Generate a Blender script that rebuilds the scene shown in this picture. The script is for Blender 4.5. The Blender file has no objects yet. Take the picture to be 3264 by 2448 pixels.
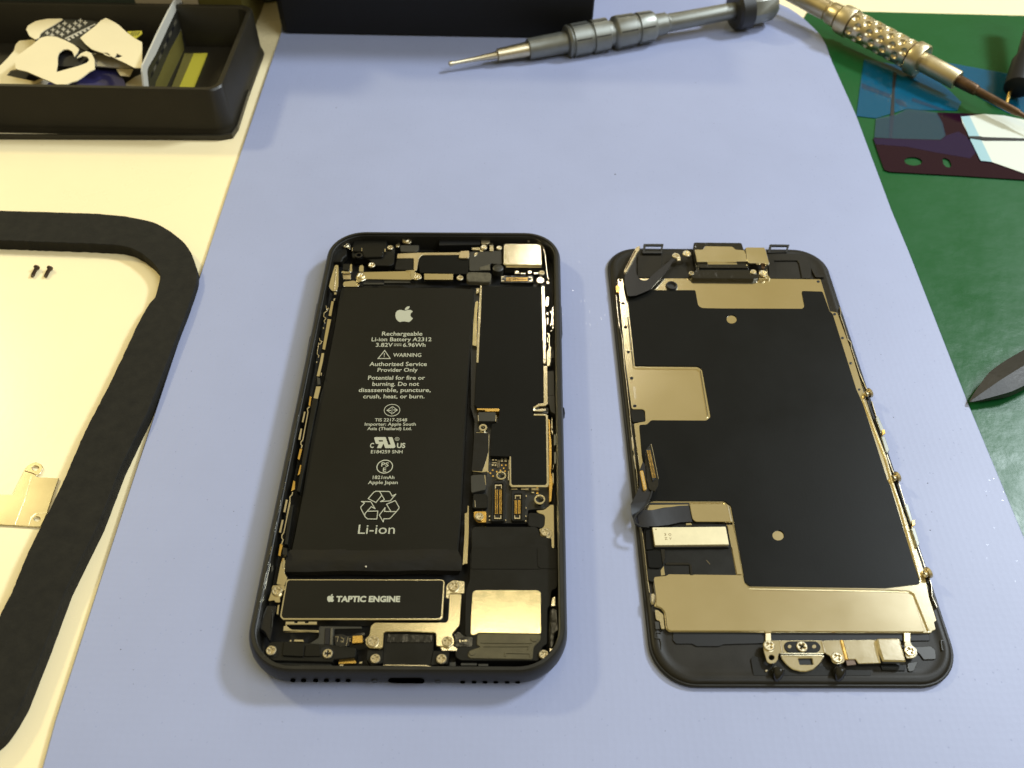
import bpy, bmesh, math, random
from mathutils import Vector, Matrix
from mathutils.geometry import tessellate_polygon
random.seed(7)
C = bpy.context.scene
COL = C.collection
MM = 0.001

# ------------------------------------------------------------------ camera
PW, PH, F = 3264.0, 2448.0, 2850.0
PITCH, ROLL, CZ = 0.87355, 0.01797, 185.354          # millimetres above the blue mat
fw = Vector((0, math.cos(PITCH), -math.sin(PITCH)))
up0 = Vector((0, math.sin(PITCH), math.cos(PITCH)))
rt0 = Vector((1, 0, 0))
rt = math.cos(ROLL) * rt0 + math.sin(ROLL) * up0
up = -math.sin(ROLL) * rt0 + math.cos(ROLL) * up0
cam_pos = Vector((0, 0, CZ))
cd = bpy.data.cameras.new('camera'); cam = bpy.data.objects.new('camera', cd); COL.objects.link(cam)
M = Matrix(((rt.x, up.x, -fw.x, 0), (rt.y, up.y, -fw.y, 0), (rt.z, up.z, -fw.z, CZ * MM), (0, 0, 0, 1)))
cam.matrix_world = M
cd.sensor_fit = 'HORIZONTAL'; cd.sensor_width = 36; cd.lens = F / PW * 36
cd.clip_start = 0.005; cd.clip_end = 50
cd.dof.use_dof = True; cd.dof.focus_distance = 0.225; cd.dof.aperture_fstop = 24
C.camera = cam

# ------------------------------------------------------------------ world and lamps
w = bpy.data.worlds.new('World'); C.world = w; w.use_nodes = True
nt = w.node_tree; bg = nt.nodes['Background']
tc = nt.nodes.new('ShaderNodeTexCoord'); sx = nt.nodes.new('ShaderNodeSeparateXYZ'); cr = nt.nodes.new('ShaderNodeValToRGB')
nt.links.new(tc.outputs['Generated'], sx.inputs[0]); nt.links.new(sx.outputs['Z'], cr.inputs[0]); nt.links.new(cr.outputs[0], bg.inputs[0])
e = cr.color_ramp.elements
e[0].position = 0.0; e[0].color = (0.14, 0.12, 0.09, 1)
e[1].position = 1.0; e[1].color = (0.54, 0.46, 0.25, 1)
m_ = e.new(0.35); m_.color = (0.36, 0.29, 0.12, 1)
m_ = e.new(0.62); m_.color = (0.58, 0.47, 0.21, 1)
bg.inputs['Strength'].default_value = 0.8

def area(name, loc, size, power, col, target=(10, 150, 0)):
    l = bpy.data.lights.new(name, 'AREA'); l.shape = 'RECTANGLE'; l.size, l.size_y = size
    l.energy = power; l.color = col
    o = bpy.data.objects.new(name, l); COL.objects.link(o)
    p = Vector(loc) * MM; o.location = p
    o.rotation_euler = (Vector(target) * MM - p).to_track_quat('-Z', 'Y').to_euler()
area('ceiling_lamp', (147, 1517, 1300), (0.14, 0.09), 1.2, (1, 0.95, 0.85))
area('bench_lamp', (720, 600, 740), (0.16, 0.12), 10.0, (0.83, 0.92, 1.0))
area('ceiling_lamp', (-1000, 900, 900), (0.14, 0.10), 8.0, (1, 0.87, 0.47))
area('ceiling_lamp', (0, 640, 1300), (0.24, 0.04), 0.3, (1, 0.88, 0.58))
area('fill_light', (800, -150, 1300), (0.9, 0.9), 12.5, (0.78, 0.89, 1.0))  # added cool fill behind the camera, brightens without glints on the metal

C.view_settings.view_transform = 'Standard'; C.view_settings.look = 'None'
C.view_settings.exposure = 0.0; C.view_settings.gamma = 1.0

# ------------------------------------------------------------------ pixel -> bench
def ray(x, y):
    return fw + (x - PW / 2) / F * rt - (y - PH / 2) / F * up
def P(x, y, z=0.0):                      # where the sight line of a photo pixel meets height z (mm)
    d = ray(x, y); t = (z + ZO - CZ) / d.z
    return cam_pos + t * d
ZO = 0.0                                 # height of the shelf a group of parts sits on
def PX(x, y, X):                         # ... meets the upright plane x = X
    d = ray(x, y); t = (X - cam_pos.x) / d.x
    return cam_pos + t * d
def PY(x, y, Y):
    d = ray(x, y); t = (Y - cam_pos.y) / d.y
    return cam_pos + t * d
def pxmm(p): return F / (p - cam_pos).dot(fw)
class V:                                 # a magnified view of the photo
    def __init__(s, x, y, k): s.x, s.y, s.k = x, y, k
    def __call__(s, *pts): return [(s.x + a / s.k, s.y + b / s.k) for a, b in pts]
    def l(s, v): return v / s.k
A1 = V(1000, 700, 4.909); A2 = V(1400, 700, 4.909); A3 = V(900, 1000, 3.318); A4 = V(1400, 1000, 4.147)
A5 = V(1400, 1300, 3.687); A6 = V(780, 1750, 3.6865); A7 = V(1300, 1700, 3.318); A8 = V(840, 1400, 3.3515)
A9 = V(1500, 1500, 5.531); AR = V(1660, 860, 4.15); AS = V(1660, 1260, 4.15); AL = V(940, 860, 3.77)
AM = V(900, 1250, 4.15); AN = V(820, 1600, 4.15); UL = V(1140, 1370, 11.06); RC = V(1130, 1540, 9.216); TP = V(1000, 1820, 7.373)
B1 = V(1920, 750, 5.53); B2 = V(2300, 750, 5.027); B3 = V(1940, 1000, 3.687); B4 = V(1980, 1400, 3.686)
B5 = V(2680, 1150, 2.075); B6 = V(2020, 1780, 3.95); B7 = V(2350, 1850, 3.16); B8 = V(2600, 800, 3.318); B9 = V(2700, 1900, 5.53)
B10 = V(1950, 1350, 4.15)
T0 = V(0, 0, 2.4578); T1 = V(0, 0, 4.9156); T2 = V(400, 0, 4.424); S1 = V(800, 0, 1.2289); R1 = V(2364, 0, 2.4578)
R2 = V(2500, 0, 2.895); R3 = V(2300, 0, 5.53); L1 = V(0, 600, 2.765); L2 = V(0, 1200, 1.3293); N = V(0, 0, 1)

# ------------------------------------------------------------------ materials
def mat(name, base, rough=0.5, metal=0.0, spec=0.5, noise=0.0, nscale=200.0, bump=0.0, bscale=800.0, rvar=0.0, alpha=1.0,
        coat=0.0, bump_dist=0.0001, stretch=None):
    m = bpy.data.materials.new(name); m.use_nodes = True
    nt = m.node_tree; b = nt.nodes['Principled BSDF']
    b.inputs['Base Color'].default_value = (*base, 1); b.inputs['Roughness'].default_value = rough
    b.inputs['Metallic'].default_value = metal; b.inputs['Specular IOR Level'].default_value = spec
    b.inputs['Alpha'].default_value = alpha
    if coat: b.inputs['Coat Weight'].default_value = coat; b.inputs['Coat Roughness'].default_value = 0.15
    tc = nt.nodes.new('ShaderNodeTexCoord'); src = tc.outputs['Object']
    if stretch:
        mp = nt.nodes.new('ShaderNodeMapping'); mp.inputs['Scale'].default_value = stretch
        nt.links.new(src, mp.inputs[0]); src = mp.outputs[0]
    if noise or rvar:
        n = nt.nodes.new('ShaderNodeTexNoise'); n.inputs['Scale'].default_value = nscale; n.inputs['Detail'].default_value = 6
        n.inputs['Roughness'].default_value = 0.65
        nt.links.new(src, n.inputs['Vector'])
        if noise:
            mx = nt.nodes.new('ShaderNodeMix'); mx.data_type = 'RGBA'
            mx.inputs[6].default_value = (*[c * (1 - noise) for c in base], 1)
            mx.inputs[7].default_value = (*[min(1, c * (1 + noise)) for c in base], 1)
            rp = nt.nodes.new('ShaderNodeMapRange'); rp.inputs[1].default_value = 0.3; rp.inputs[2].default_value = 0.7
            nt.links.new(n.outputs[0], rp.inputs[0]); nt.links.new(rp.outputs[0], mx.inputs[0]); nt.links.new(mx.outputs[2], b.inputs['Base Color'])
        if rvar:
            rr = nt.nodes.new('ShaderNodeMapRange'); rr.inputs[1].default_value = 0.3; rr.inputs[2].default_value = 0.7
            rr.inputs[3].default_value = max(0.02, rough - rvar); rr.inputs[4].default_value = rough + rvar
            nt.links.new(n.outputs[0], rr.inputs[0]); nt.links.new(rr.outputs[0], b.inputs['Roughness'])
    if bump:
        n2 = nt.nodes.new('ShaderNodeTexNoise'); n2.inputs['Scale'].default_value = bscale; n2.inputs['Detail'].default_value = 3
        nt.links.new(src, n2.inputs['Vector'])
        bp = nt.nodes.new('ShaderNodeBump'); bp.inputs['Strength'].default_value = bump; bp.inputs['Distance'].default_value = bump_dist
        nt.links.new(n2.outputs[0], bp.inputs['Height']); nt.links.new(bp.outputs[0], b.inputs['Normal'])
    return m
K = {}
K['table'] = mat('cream_laminate', (0.91, 0.78, 0.48), 0.3, noise=0.02, nscale=12, bump=0.15, bscale=500, rvar=0.06)
K['green'] = mat('green_rubber', (0.008, 0.078, 0.020), 0.36, noise=0.06, nscale=14, bump=0.22, bscale=170, rvar=0.12, bump_dist=0.0006, spec=0.22)
K['nickel'] = mat('nickel_plate', (0.86, 0.80, 0.64), 0.17, 1, noise=0.04, nscale=90, bump=0.12, bscale=2500, rvar=0.03)
K['satin'] = mat('satin_sheet_metal', (0.80, 0.72, 0.52), 0.17, 1, noise=0.02, nscale=60, bump=0.06, bscale=3500, rvar=0.012, bump_dist=0.00005)
K['speckle'] = mat('speckled_metal', (0.86, 0.78, 0.54), 0.17, 1, noise=0.05, nscale=400, bump=0.05, bscale=1700, rvar=0.03, bump_dist=0.00008)
K['screw'] = mat('screw_metal', (0.68, 0.60, 0.42), 0.34, 1, noise=0.1, nscale=900)
K['steel'] = mat('bright_steel', (0.80, 0.74, 0.60), 0.22, 1, rvar=0.05, nscale=300)
K['gold'] = mat('gold_plating', (0.90, 0.60, 0.18), 0.25, 1, rvar=0.06, nscale=500)
K['brass'] = mat('champagne_handle', (0.62, 0.53, 0.34), 0.38, 1, noise=0.12, nscale=60, rvar=0.08, bump=0.08, bscale=900)
K['tip'] = mat('heat_browned_tip', (0.11, 0.065, 0.035), 0.42, 0.8, noise=0.35, nscale=140, rvar=0.1)
K['case'] = mat('black_anodised', (0.014, 0.013, 0.010), 0.42, 0, spec=0.32, noise=0.15, nscale=200, bump=0.02, bscale=5000, rvar=0.05)
K['void'] = mat('open_hole', (0.0, 0.0, 0.0), 0.9, 0, spec=0.0)
K['floor'] = mat('dark_recess', (0.006, 0.006, 0.006), 0.5, 0, spec=0.3)
K['plastic'] = mat('black_plastic', (0.008, 0.0075, 0.0055), 0.4, 0, spec=0.18, noise=0.2, nscale=150, bump=0.12, bscale=3000, rvar=0.07)
K['gloss'] = mat('glossy_black', (0.008, 0.008, 0.008), 0.16, 0, spec=0.6, bump=0.5, bscale=350, bump_dist=0.0004)
K['pcb'] = mat('black_circuit_board', (0.010, 0.010, 0.009), 0.35, 0, spec=0.5)
K['wrap'] = mat('battery_wrap', (0.007, 0.0065, 0.0045), 0.4, 0, spec=0.18, noise=0.06, nscale=30, bump=0.10, bscale=2600, rvar=0.04)
K['tape'] = mat('wrinkled_black_tape', (0.008, 0.007, 0.005), 0.45, 0, spec=0.22, bump=0.9, bscale=90, bump_dist=0.0006, stretch=(1, 2.2, 1))
K['bezel'] = mat('dark_bezel', (0.013, 0.011, 0.007), 0.42, 0, spec=0.22, noise=0.2, nscale=120, bump=0.1, bscale=2500, rvar=0.05)
K['label'] = mat('pale_metal_label', (0.66, 0.59, 0.38), 0.45, 0.35, noise=0.05, nscale=500)
K['graphite'] = mat('graphite_sheet', (0.0055, 0.0055, 0.0045), 0.4, 0, spec=0.1, noise=0.10, nscale=40, bump=0.10, bscale=2200, rvar=0.05)
K['foam'] = mat('black_foam', (0.010, 0.009, 0.006), 0.85, 0, spec=0.3, noise=0.35, nscale=300, bump=0.5, bscale=1500, bump_dist=0.0002)
K['softfoam'] = mat('grey_foam', (0.085, 0.075, 0.05), 0.85, 0, spec=0.2, noise=0.3, nscale=900, bump=0.7, bscale=2500)
K['grey'] = mat('dark_grey_plastic', (0.022, 0.021, 0.016), 0.42, 0, noise=0.1)
K['smoke'] = mat('smoky_plastic', (0.085, 0.073, 0.04), 0.3, 0, spec=0.4, alpha=0.85, noise=0.2, nscale=300)
K['print'] = mat('pale_print', (0.37, 0.37, 0.28), 0.6)
K['etch'] = mat('etched_marks', (0.22, 0.16, 0.07), 0.5, 0.6)
K['flex'] = mat('flex_ribbon', (0.008, 0.008, 0.010), 0.35, 0, spec=0.4, bump=0.25, bscale=200, bump_dist=0.0002)
K['tray'] = mat('black_tray_plastic', (0.018, 0.015, 0.009), 0.40, 0, spec=0.4, noise=0.15, nscale=60, bump=0.3, bscale=1200)
K['card'] = mat('black_card', (0.006, 0.006, 0.007), 0.55, 0, spec=0.3)
K['paper'] = mat('cream_paper', (0.74, 0.64, 0.40), 0.7, 0, noise=0.03, nscale=30, bump=0.2, bscale=600)
K['paper2'] = mat('grey_white_paper', (0.50, 0.46, 0.36), 0.6)
K['navy'] = mat('navy_card', (0.020, 0.018, 0.085), 0.5, noise=0.1)
K['yellow'] = mat('yellow_sheet', (0.42, 0.36, 0.03), 0.5)
K['whiteframe'] = mat('white_plastic_edge', (0.55, 0.53, 0.46), 0.4)
K['bluefilm'] = mat('blue_film', (0.005, 0.10, 0.20), 0.12, 0, spec=0.6, alpha=0.6, bump=0.3, bscale=60, bump_dist=0.0005)
K['greyfilm'] = mat('clear_grey_film', (0.04, 0.075, 0.13), 0.10, 0, spec=0.6, alpha=0.4, bump=0.3, bscale=60, bump_dist=0.0004)
K['purplefilm'] = mat('maroon_film', (0.016, 0.003, 0.012), 0.1, 0, spec=0.3, alpha=0.88, bump=0.3, bscale=50, bump_dist=0.0005)
K['whitefilm'] = mat('white_film', (0.62, 0.66, 0.60), 0.3)
K['cyanfilm'] = mat('pale_blue_film', (0.30, 0.48, 0.54), 0.3)
K['gunmetal'] = mat('grey_enamel_metal', (0.24, 0.245, 0.22), 0.42, 0.75, noise=0.12, nscale=100, rvar=0.08)
K['knob'] = mat('dark_knurled', (0.03, 0.03, 0.03), 0.4, 0.4)
K['spudger'] = mat('dark_nylon', (0.016, 0.015, 0.013), 0.4, 0, spec=0.6, noise=0.15, nscale=250, bump=0.2, bscale=900, bump_dist=0.0003)
K['screwdark'] = mat('dark_screw', (0.10, 0.07, 0.05), 0.4, 0.8)
K['beige'] = mat('beige_plastic', (0.50, 0.40, 0.24), 0.5)
K['greenbox'] = mat('dull_green_plastic', (0.05, 0.062, 0.038), 0.5)
K['olive'] = mat('olive_plastic', (0.12, 0.10, 0.02), 0.5)
K['lint'] = mat('dark_lint', (0.10, 0.10, 0.11), 0.9)

# the blue mat: fine dotted emboss on soft rubber
def mat_blue():
    m = mat('blue_silicone', (0.29, 0.325, 0.495), 0.5, noise=0.045, nscale=16, rvar=0.05)
    nt = m.node_tree; b = nt.nodes['Principled BSDF']; tc = [n for n in nt.nodes if n.bl_idname == 'ShaderNodeTexCoord'][0]
    v = nt.nodes.new('ShaderNodeTexVoronoi'); v.inputs['Scale'].default_value = 620; v.inputs['Randomness'].default_value = 0.35
    nt.links.new(tc.outputs['Object'], v.inputs['Vector'])
    n = nt.nodes.new('ShaderNodeTexNoise'); n.inputs['Scale'].default_value = 45; nt.links.new(tc.outputs['Object'], n.inputs['Vector'])
    ad = nt.nodes.new('ShaderNodeMath'); ad.operation = 'MULTIPLY_ADD'; ad.inputs[1].default_value = 1.2
    nt.links.new(n.outputs[0], ad.inputs[0]); nt.links.new(v.outputs['Distance'], ad.inputs[2])
    bp = nt.nodes.new('ShaderNodeBump'); bp.inputs['Strength'].default_value = 0.10; bp.inputs['Distance'].default_value = 0.0002
    nt.links.new(ad.outputs[0], bp.inputs['Height']); nt.links.new(bp.outputs[0], b.inputs['Normal'])
    # a few glassy dots that sparkle where a lamp is mirrored
    v2 = nt.nodes.new('ShaderNodeTexVoronoi'); v2.inputs['Scale'].default_value = 900; nt.links.new(tc.outputs['Object'], v2.inputs['Vector'])
    sp = nt.nodes.new('ShaderNodeSeparateColor'); nt.links.new(v2.outputs['Color'], sp.inputs[0])
    g1 = nt.nodes.new('ShaderNodeMath'); g1.operation = 'GREATER_THAN'; g1.inputs[1].default_value = 0.86; nt.links.new(sp.outputs[0], g1.inputs[0])
    g2 = nt.nodes.new('ShaderNodeMath'); g2.operation = 'LESS_THAN'; g2.inputs[1].default_value = 0.18; nt.links.new(v2.outputs['Distance'], g2.inputs[0])
    g3 = nt.nodes.new('ShaderNodeMath'); g3.operation = 'MULTIPLY'; nt.links.new(g1.outputs[0], g3.inputs[0]); nt.links.new(g2.outputs[0], g3.inputs[1])
    rm = nt.nodes.new('ShaderNodeMapRange'); rm.inputs[3].default_value = 0.5; rm.inputs[4].default_value = 0.14
    nt.links.new(g3.outputs[0], rm.inputs[0]); nt.links.new(rm.outputs[0], b.inputs['Roughness'])
    return m
K['blue'] = mat_blue()

# ------------------------------------------------------------------ object helpers
ORI = {}
def thing(name, label, cat, loc, group=None):
    o = bpy.data.objects.new(name, None); COL.objects.link(o); o.location = Vector(loc) * MM
    o.empty_display_size = 0.005
    o['label'] = label; o['category'] = cat
    if group: o['group'] = group
    ORI[o.name] = Vector(loc)
    return o
def tag(o, label=None, cat=None, group=None, kind=None):
    for k, v in (('label', label), ('category', cat), ('group', group), ('kind', kind)):
        if v: o[k] = v
    return o
def link(name, verts, faces, m, parent=None, smooth=False, origin=None):
    """verts in mm, world; becomes ONE mesh object whose origin is its parent's (or its own base)"""
    if parent: off = ORI[parent.name]
    elif origin: off = Vector(origin)
    else:
        n = len(verts); off = Vector((sum(v[0] for v in verts) / n, sum(v[1] for v in verts) / n, min(v[2] for v in verts)))
    me = bpy.data.meshes.new(name)
    me.from_pydata([tuple((Vector(v) - off) * MM) for v in verts], [], faces)
    bm = bmesh.new(); bm.from_mesh(me); bmesh.ops.recalc_face_normals(bm, faces=bm.faces); bm.to_mesh(me); bm.free()
    me.materials.append(K[m] if isinstance(m, str) else m)
    if smooth:
        for p in me.polygons: p.use_smooth = True
        try: me.set_sharp_from_angle(angle=math.radians(38))
        except Exception: pass
    o = bpy.data.objects.new(name, me); COL.objects.link(o)
    if parent: o.parent = parent
    else: o.location = off * MM
    ORI[o.name] = off
    return o
def fillet(pts, r):
    if r <= 0: return list(pts)
    out = []; n = len(pts)
    for i in range(n):
        p = Vector(pts[i]); a = Vector(pts[i - 1]); b = Vector(pts[(i + 1) % n])
        da, db = (a - p), (b - p); la, lb = da.length, db.length
        if la < 1e-6 or lb < 1e-6: continue
        rr = min(r, la * 0.45, lb * 0.45)
        c = da.normalized().dot(db.normalized())
        if c < -0.97: out.append(tuple(p)); continue
        s, e_ = p + da / la * rr, p + db / lb * rr
        for t in (0, 0.33, 0.67, 1): out.append(tuple((1 - t) ** 2 * s + 2 * t * (1 - t) * p + t * t * e_))
    return out
def area2(l): return sum(l[i - 1].x * l[i].y - l[i].x * l[i - 1].y for i in range(len(l)))
def inset(l, c):
    n = len(l); out = []
    for i in range(n):
        p, a, b = l[i], l[i - 1], l[(i + 1) % n]
        d1 = Vector((p.x - a.x, p.y - a.y)); d2 = Vector((b.x - p.x, b.y - p.y))
        if d1.length < 1e-9 or d2.length < 1e-9: out.append(p.copy()); continue
        d1.normalize(); d2.normalize(); n1 = Vector((-d1.y, d1.x)); n2 = Vector((-d2.y, d2.x))
        m = n1 + n2
        if m.length < 1e-6: m = n1
        m.normalize(); k = c / max(0.5, m.dot(n1))
        out.append(Vector((p.x + m.x * k, p.y + m.y * k, p.z)))
    return out
def slab(loops, th, ch=0.08):
    """extruded outline(s): first loop outer, others holes; loops are world points at the top"""
    vs, fs = [], []; top = []
    for k, l in enumerate(loops):
        l = [Vector(p) for p in l]
        # drop repeated points
        l = [p for i, p in enumerate(l) if (p - l[i - 1]).length > 1e-4]
        if (area2(l) < 0) != (k > 0): l.reverse()
        ins = inset(l, ch) if ch else l
        b0 = len(vs); n = len(l)
        vs += ins; top.append(list(range(b0, b0 + n)))
        if ch:
            vs += [p - Vector((0, 0, min(ch, th * 0.5))) for p in l]; vs += [p - Vector((0, 0, th)) for p in l]; rings = 3
        else:
            vs += [p - Vector((0, 0, th)) for p in l]; rings = 2
        for r in range(rings - 1):
            for i in range(n):
                j = (i + 1) % n; fs.append((b0 + r * n + i, b0 + r * n + j, b0 + (r + 1) * n + j, b0 + (r + 1) * n + i))
        loops[k] = (ins, b0, n, rings)
    o0 = loops[0][0][0]
    tri = tessellate_polygon([[Vector(((p.x - o0.x) * 100, (p.y - o0.y) * 100, 0)) for p in L[0]] for L in loops])
    idx = [i for t in top for i in t]; bot = [L[1] + (L[3] - 1) * L[2] + i for L in loops for i in range(L[2])]
    fs += [tuple(idx[i] for i in t) for t in tri]; fs += [tuple(bot[i] for i in reversed(t)) for t in tri]
    return vs, fs
def poly(name, pts, z, th, m, parent=None, r=0, holes=(), ch=0.08, hr=0, **kw):
    """pts in photo pixels, top surface at height z (z may be one number or one per point)"""
    zs = z if isinstance(z, (list, tuple)) else None
    if zs is None:
        loops = [[P(x, y, z) for x, y in fillet(pts, r)]] + [[P(x, y, z) for x, y in fillet(h, hr)] for h in holes]
    else:
        loops = [[P(x, y, zz) for (x, y), zz in zip(pts, zs)]]
    vs, fs = slab(loops, th, ch)
    return link(name, vs, fs, m, parent, **kw)
def many(name, lst, z, th, m, parent=None, r=0, ch=0.05):
    vs, fs = [], []
    for i, pts in enumerate(lst):
        v, f = slab([[P(x, y, z) for x, y in fillet(pts, r)]], th, ch)
        b = len(vs); vs += v; fs += [tuple(b + a for a in q) for q in f]
    return link(name, vs, fs, m, parent)
def rect(x0, y0, x1, y1): return [(x0, y0), (x1, y0), (x1, y1), (x0, y1)]
def ell(cx, cy, rx, ry, n=28, rot=0): return [(cx + rx * math.cos(t) * math.cos(rot) - ry * math.sin(t) * math.sin(rot), cy + rx * math.cos(t) * math.sin(rot) + ry * math.sin(t) * math.cos(rot)) for t in [2 * math.pi * i / n for i in range(n)]]
def strip_pts(path, wd, closed=False):
    """outline of a stroke of width wd around a pixel polyline (mitred)"""
    pts = [Vector(p) for p in path]; n = len(pts); L, R = [], []
    for i in range(n):
        a = pts[i - 1] if (i or closed) else pts[i]; b = pts[(i + 1) % n] if (i < n - 1 or closed) else pts[i]
        d1 = pts[i] - a; d2 = b - pts[i]
        if d1.length < 1e-9: d1 = d2
        if d2.length < 1e-9: d2 = d1
        d1 = d1.normalized(); d2 = d2.normalized(); n1 = Vector((-d1.y, d1.x)); n2 = Vector((-d2.y, d2.x))
        m = n1 + n2
        if m.length < 0.3: m = n1
        m = m.normalized(); k = wd / 2 / max(0.4, m.dot(n1))
        L.append(tuple(pts[i] + m * k)); R.append(tuple(pts[i] - m * k))
    return L, R
def stroke(name, path, wd, z, th, m, parent=None, closed=False, ch=0.03):
    L, R = strip_pts(path, wd, closed)
    if closed: return poly(name, L, z, th, m, parent, holes=[R], ch=ch) if abs_area(L) > abs_area(R) else poly(name, R, z, th, m, parent, holes=[L], ch=ch)
    return poly(name, L + R[::-1], z, th, m, parent, ch=ch)
def abs_area(p): return abs(sum(p[i - 1][0] * p[i][1] - p[i][0] * p[i - 1][1] for i in range(len(p))))
def lathe(name, p0, p1, prof, m, parent=None, n=40, dimple=None, flat=1.0, smooth=True, roll=0.0):
    """prof: (distance mm from p0, radius mm) along the axis p0->p1"""
    ax = (p1 - p0).normalized(); s = ax.cross(Vector((0, 0, 1)))
    if s.length < 1e-5: s = Vector((1, 0, 0))
    s.normalize(); u = s.cross(ax)
    vs, fs = [], []
    for t, r in prof:
        for i in range(n):
            a = 2 * math.pi * i / n + roll; rr = r
            if dimple: rr = dimple(t, a, r)
            vs.append(p0 + ax * t + s * rr * math.cos(a) + u * rr * math.sin(a) * flat)
    for j in range(len(prof) - 1):
        for i in range(n):
            k = (i + 1) % n; fs.append((j * n + i, j * n + k, (j + 1) * n + k, (j + 1) * n + i))
    if prof[0][1] > 1e-4: fs.append(tuple(range(n)))
    if prof[-1][1] > 1e-4: fs.append(tuple((len(prof) - 1) * n + i for i in range(n)))
    return link(name, vs, fs, m, parent, smooth)
def up_lathe(name, c, prof, m, parent=None, n=28, tooth=0):
    """prof: (radius, height) around a vertical axis; closed outline"""
    vs, fs = [], []
    for r, h in prof:
        for i in range(n):
            a = 2 * math.pi * i / n
            rr = r * (1 + (tooth if (i % 2 and r > prof[0][0] * 0.9) else 0)) if tooth else r
            vs.append(Vector((c.x + rr * math.cos(a), c.y + rr * math.sin(a), h)))
    k = len(prof)
    for j in range(k):
        j2 = (j + 1) % k
        if j2 == 0 and prof[0][0] < 1e-4: continue
        for i in range(n):
            i2 = (i + 1) % n; fs.append((j * n + i, j * n + i2, j2 * n + i2, j2 * n + i))
    return link(name, vs, fs, m, parent, smooth=True)
def screw(px, r_px, z, parent, m='screw', rot=0.3, name='screw'):
    """flat-headed cross-recess screw, head top at z"""
    c = P(px[0], px[1], z); z = c.z; R = r_px / pxmm(c)
    n = 26; cw = R * 0.15; cl = R * 0.58
    outer = [Vector((c.x + R * math.cos(2 * math.pi * i / n), c.y + R * math.sin(2 * math.pi * i / n), z)) for i in range(n)]
    cr_ = []
    for k in range(4):
        a = rot + k * math.pi / 2; ca, sa = math.cos(a), math.sin(a)
        for lx, ly in ((cw * 1.5, -cw * 1.5) if False else (cl, -cw), (cl, cw), (cw, cw)):
            cr_.append(Vector((c.x + lx * ca - ly * sa, c.y + lx * sa + ly * ca, z)))
    vs, fs = slab([outer, cr_], 0.55, R * 0.14)
    b = len(vs); bt = [Vector((p.x, p.y, z - 0.35)) for p in outer]; vs += bt; fs.append(tuple(range(b, b + n)))
    return link(name, vs, fs, m, parent)
def standoff(px, r_px, z, parent, hole=0.62, m='nickel'):
    c = P(px[0], px[1], z); R = r_px / pxmm(c); ri = R * hole
    return up_lathe('threaded_standoff', c, [(R * 0.97, z - 0.12), (R * 0.88, z), (ri * 1.08, z), (ri, z - 0.12), (ri * 0.96, z - 1.45), (R * 0.9, z - 1.5), (R, z - 1.0), (R * 0.97, z - 0.5)], m, parent, n=32, tooth=0.04)
def text_verts(s, a, b, cap, z, bold=0.0, shear=0.0):
    """flat lettering: baseline from pixel a to pixel b, capital height cap pixels"""
    cu = bpy.data.curves.new('t', 'FONT'); cu.body = s; cu.size = 1; cu.offset = bold; cu.shear = shear; cu.resolution_u = 3
    ob = bpy.data.objects.new('t', cu); COL.objects.link(ob); bpy.context.view_layer.update()
    me = bpy.data.meshes.new_from_object(ob); vs = [v.co.copy() for v in me.vertices]; fs = [tuple(p.vertices) for p in me.polygons]
    bpy.data.objects.remove(ob); bpy.data.curves.remove(cu); bpy.data.meshes.remove(me)
    A, B = P(*a, z), P(*b, z); x = (B - A); W = x.length; x.normalize(); y = Vector((-x.y, x.x, 0))
    T = P(a[0], a[1] - cap, z); H = abs((T - A).dot(y))
    x0 = min(v.x for v in vs); x1 = max(v.x for v in vs); kx = W / (x1 - x0); ky = H / 0.70
    return [A + x * (v.x - x0) * kx + y * v.y * ky for v in vs], fs
def ribbon(name, L, R, th, m, parent):
    """strip through left/right edge points given as (x, y, z)"""
    vs, fs = [], []
    for (a, b) in zip(L, R):
        pa, pb = P(*a), P(*b); d = Vector((0, 0, th)); vs += [pa, pb, pb - d, pa - d]
    n = len(L)
    for i in range(n - 1):
        for k in range(4): fs.append((i * 4 + k, i * 4 + (k + 1) % 4, (i + 1) * 4 + (k + 1) % 4, (i + 1) * 4 + k))
    fs += [(0, 1, 2, 3), tuple((n - 1) * 4 + k for k in range(4))]
    return link(name, vs, fs, m, parent, smooth=True)

# ------------------------------------------------------------------ the surfaces
ZT, ZG = -1.6, -0.8
def sheet(name, pts, z, m, kind='structure'):
    n = len(pts); o = link(name, [Vector((x, y, z)) for x, y in pts] + [Vector((x, y, z - 20)) for x, y in pts],
             [tuple(range(n))] + [(i, (i + 1) % n, n + (i + 1) % n, n + i) for i in range(n)] + [tuple(range(n, 2 * n))], m)
    return tag(o, kind=kind)
sheet('table', [(-900, -250), (900, -250), (900, 1100), (-900, 1100)], ZT, 'table')
gm = poly('rubber_mat', N((2576, 34), (2760, 36), (3264, 49), (4000, 70), (4700, 2900), (2600, 2900), (2560, 400), (2560, 60)), ZG, 0.78, 'green', ch=0.2)
tag(gm, 'green rubber mat with a worn shiny surface, right of the blue mat', 'mat')
bm_pts = N((905, -60), (2300, -55), (2400, -25), (2463, 0), (2515, 24), (2544, 43), (2568, 62), (2589, 82), (2616, 109), (2633, 139), (2654, 197), (2730, 366), (2844, 671),
           (2898, 800), (3004, 1071), (3094, 1300), (3264, 1707), (3760, 2900), (10, 2900), (132, 2448), (173, 2298), (308, 1877), (421, 1531), (530, 1200), (640, 866), (727, 600), (800, 384), (895, 102))
bmat = poly('silicone_mat', bm_pts, 0.0, 1.58, 'blue', ch=0.35)
tag(bmat, 'large pale blue rubber work mat under both phone halves', 'mat')

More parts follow.
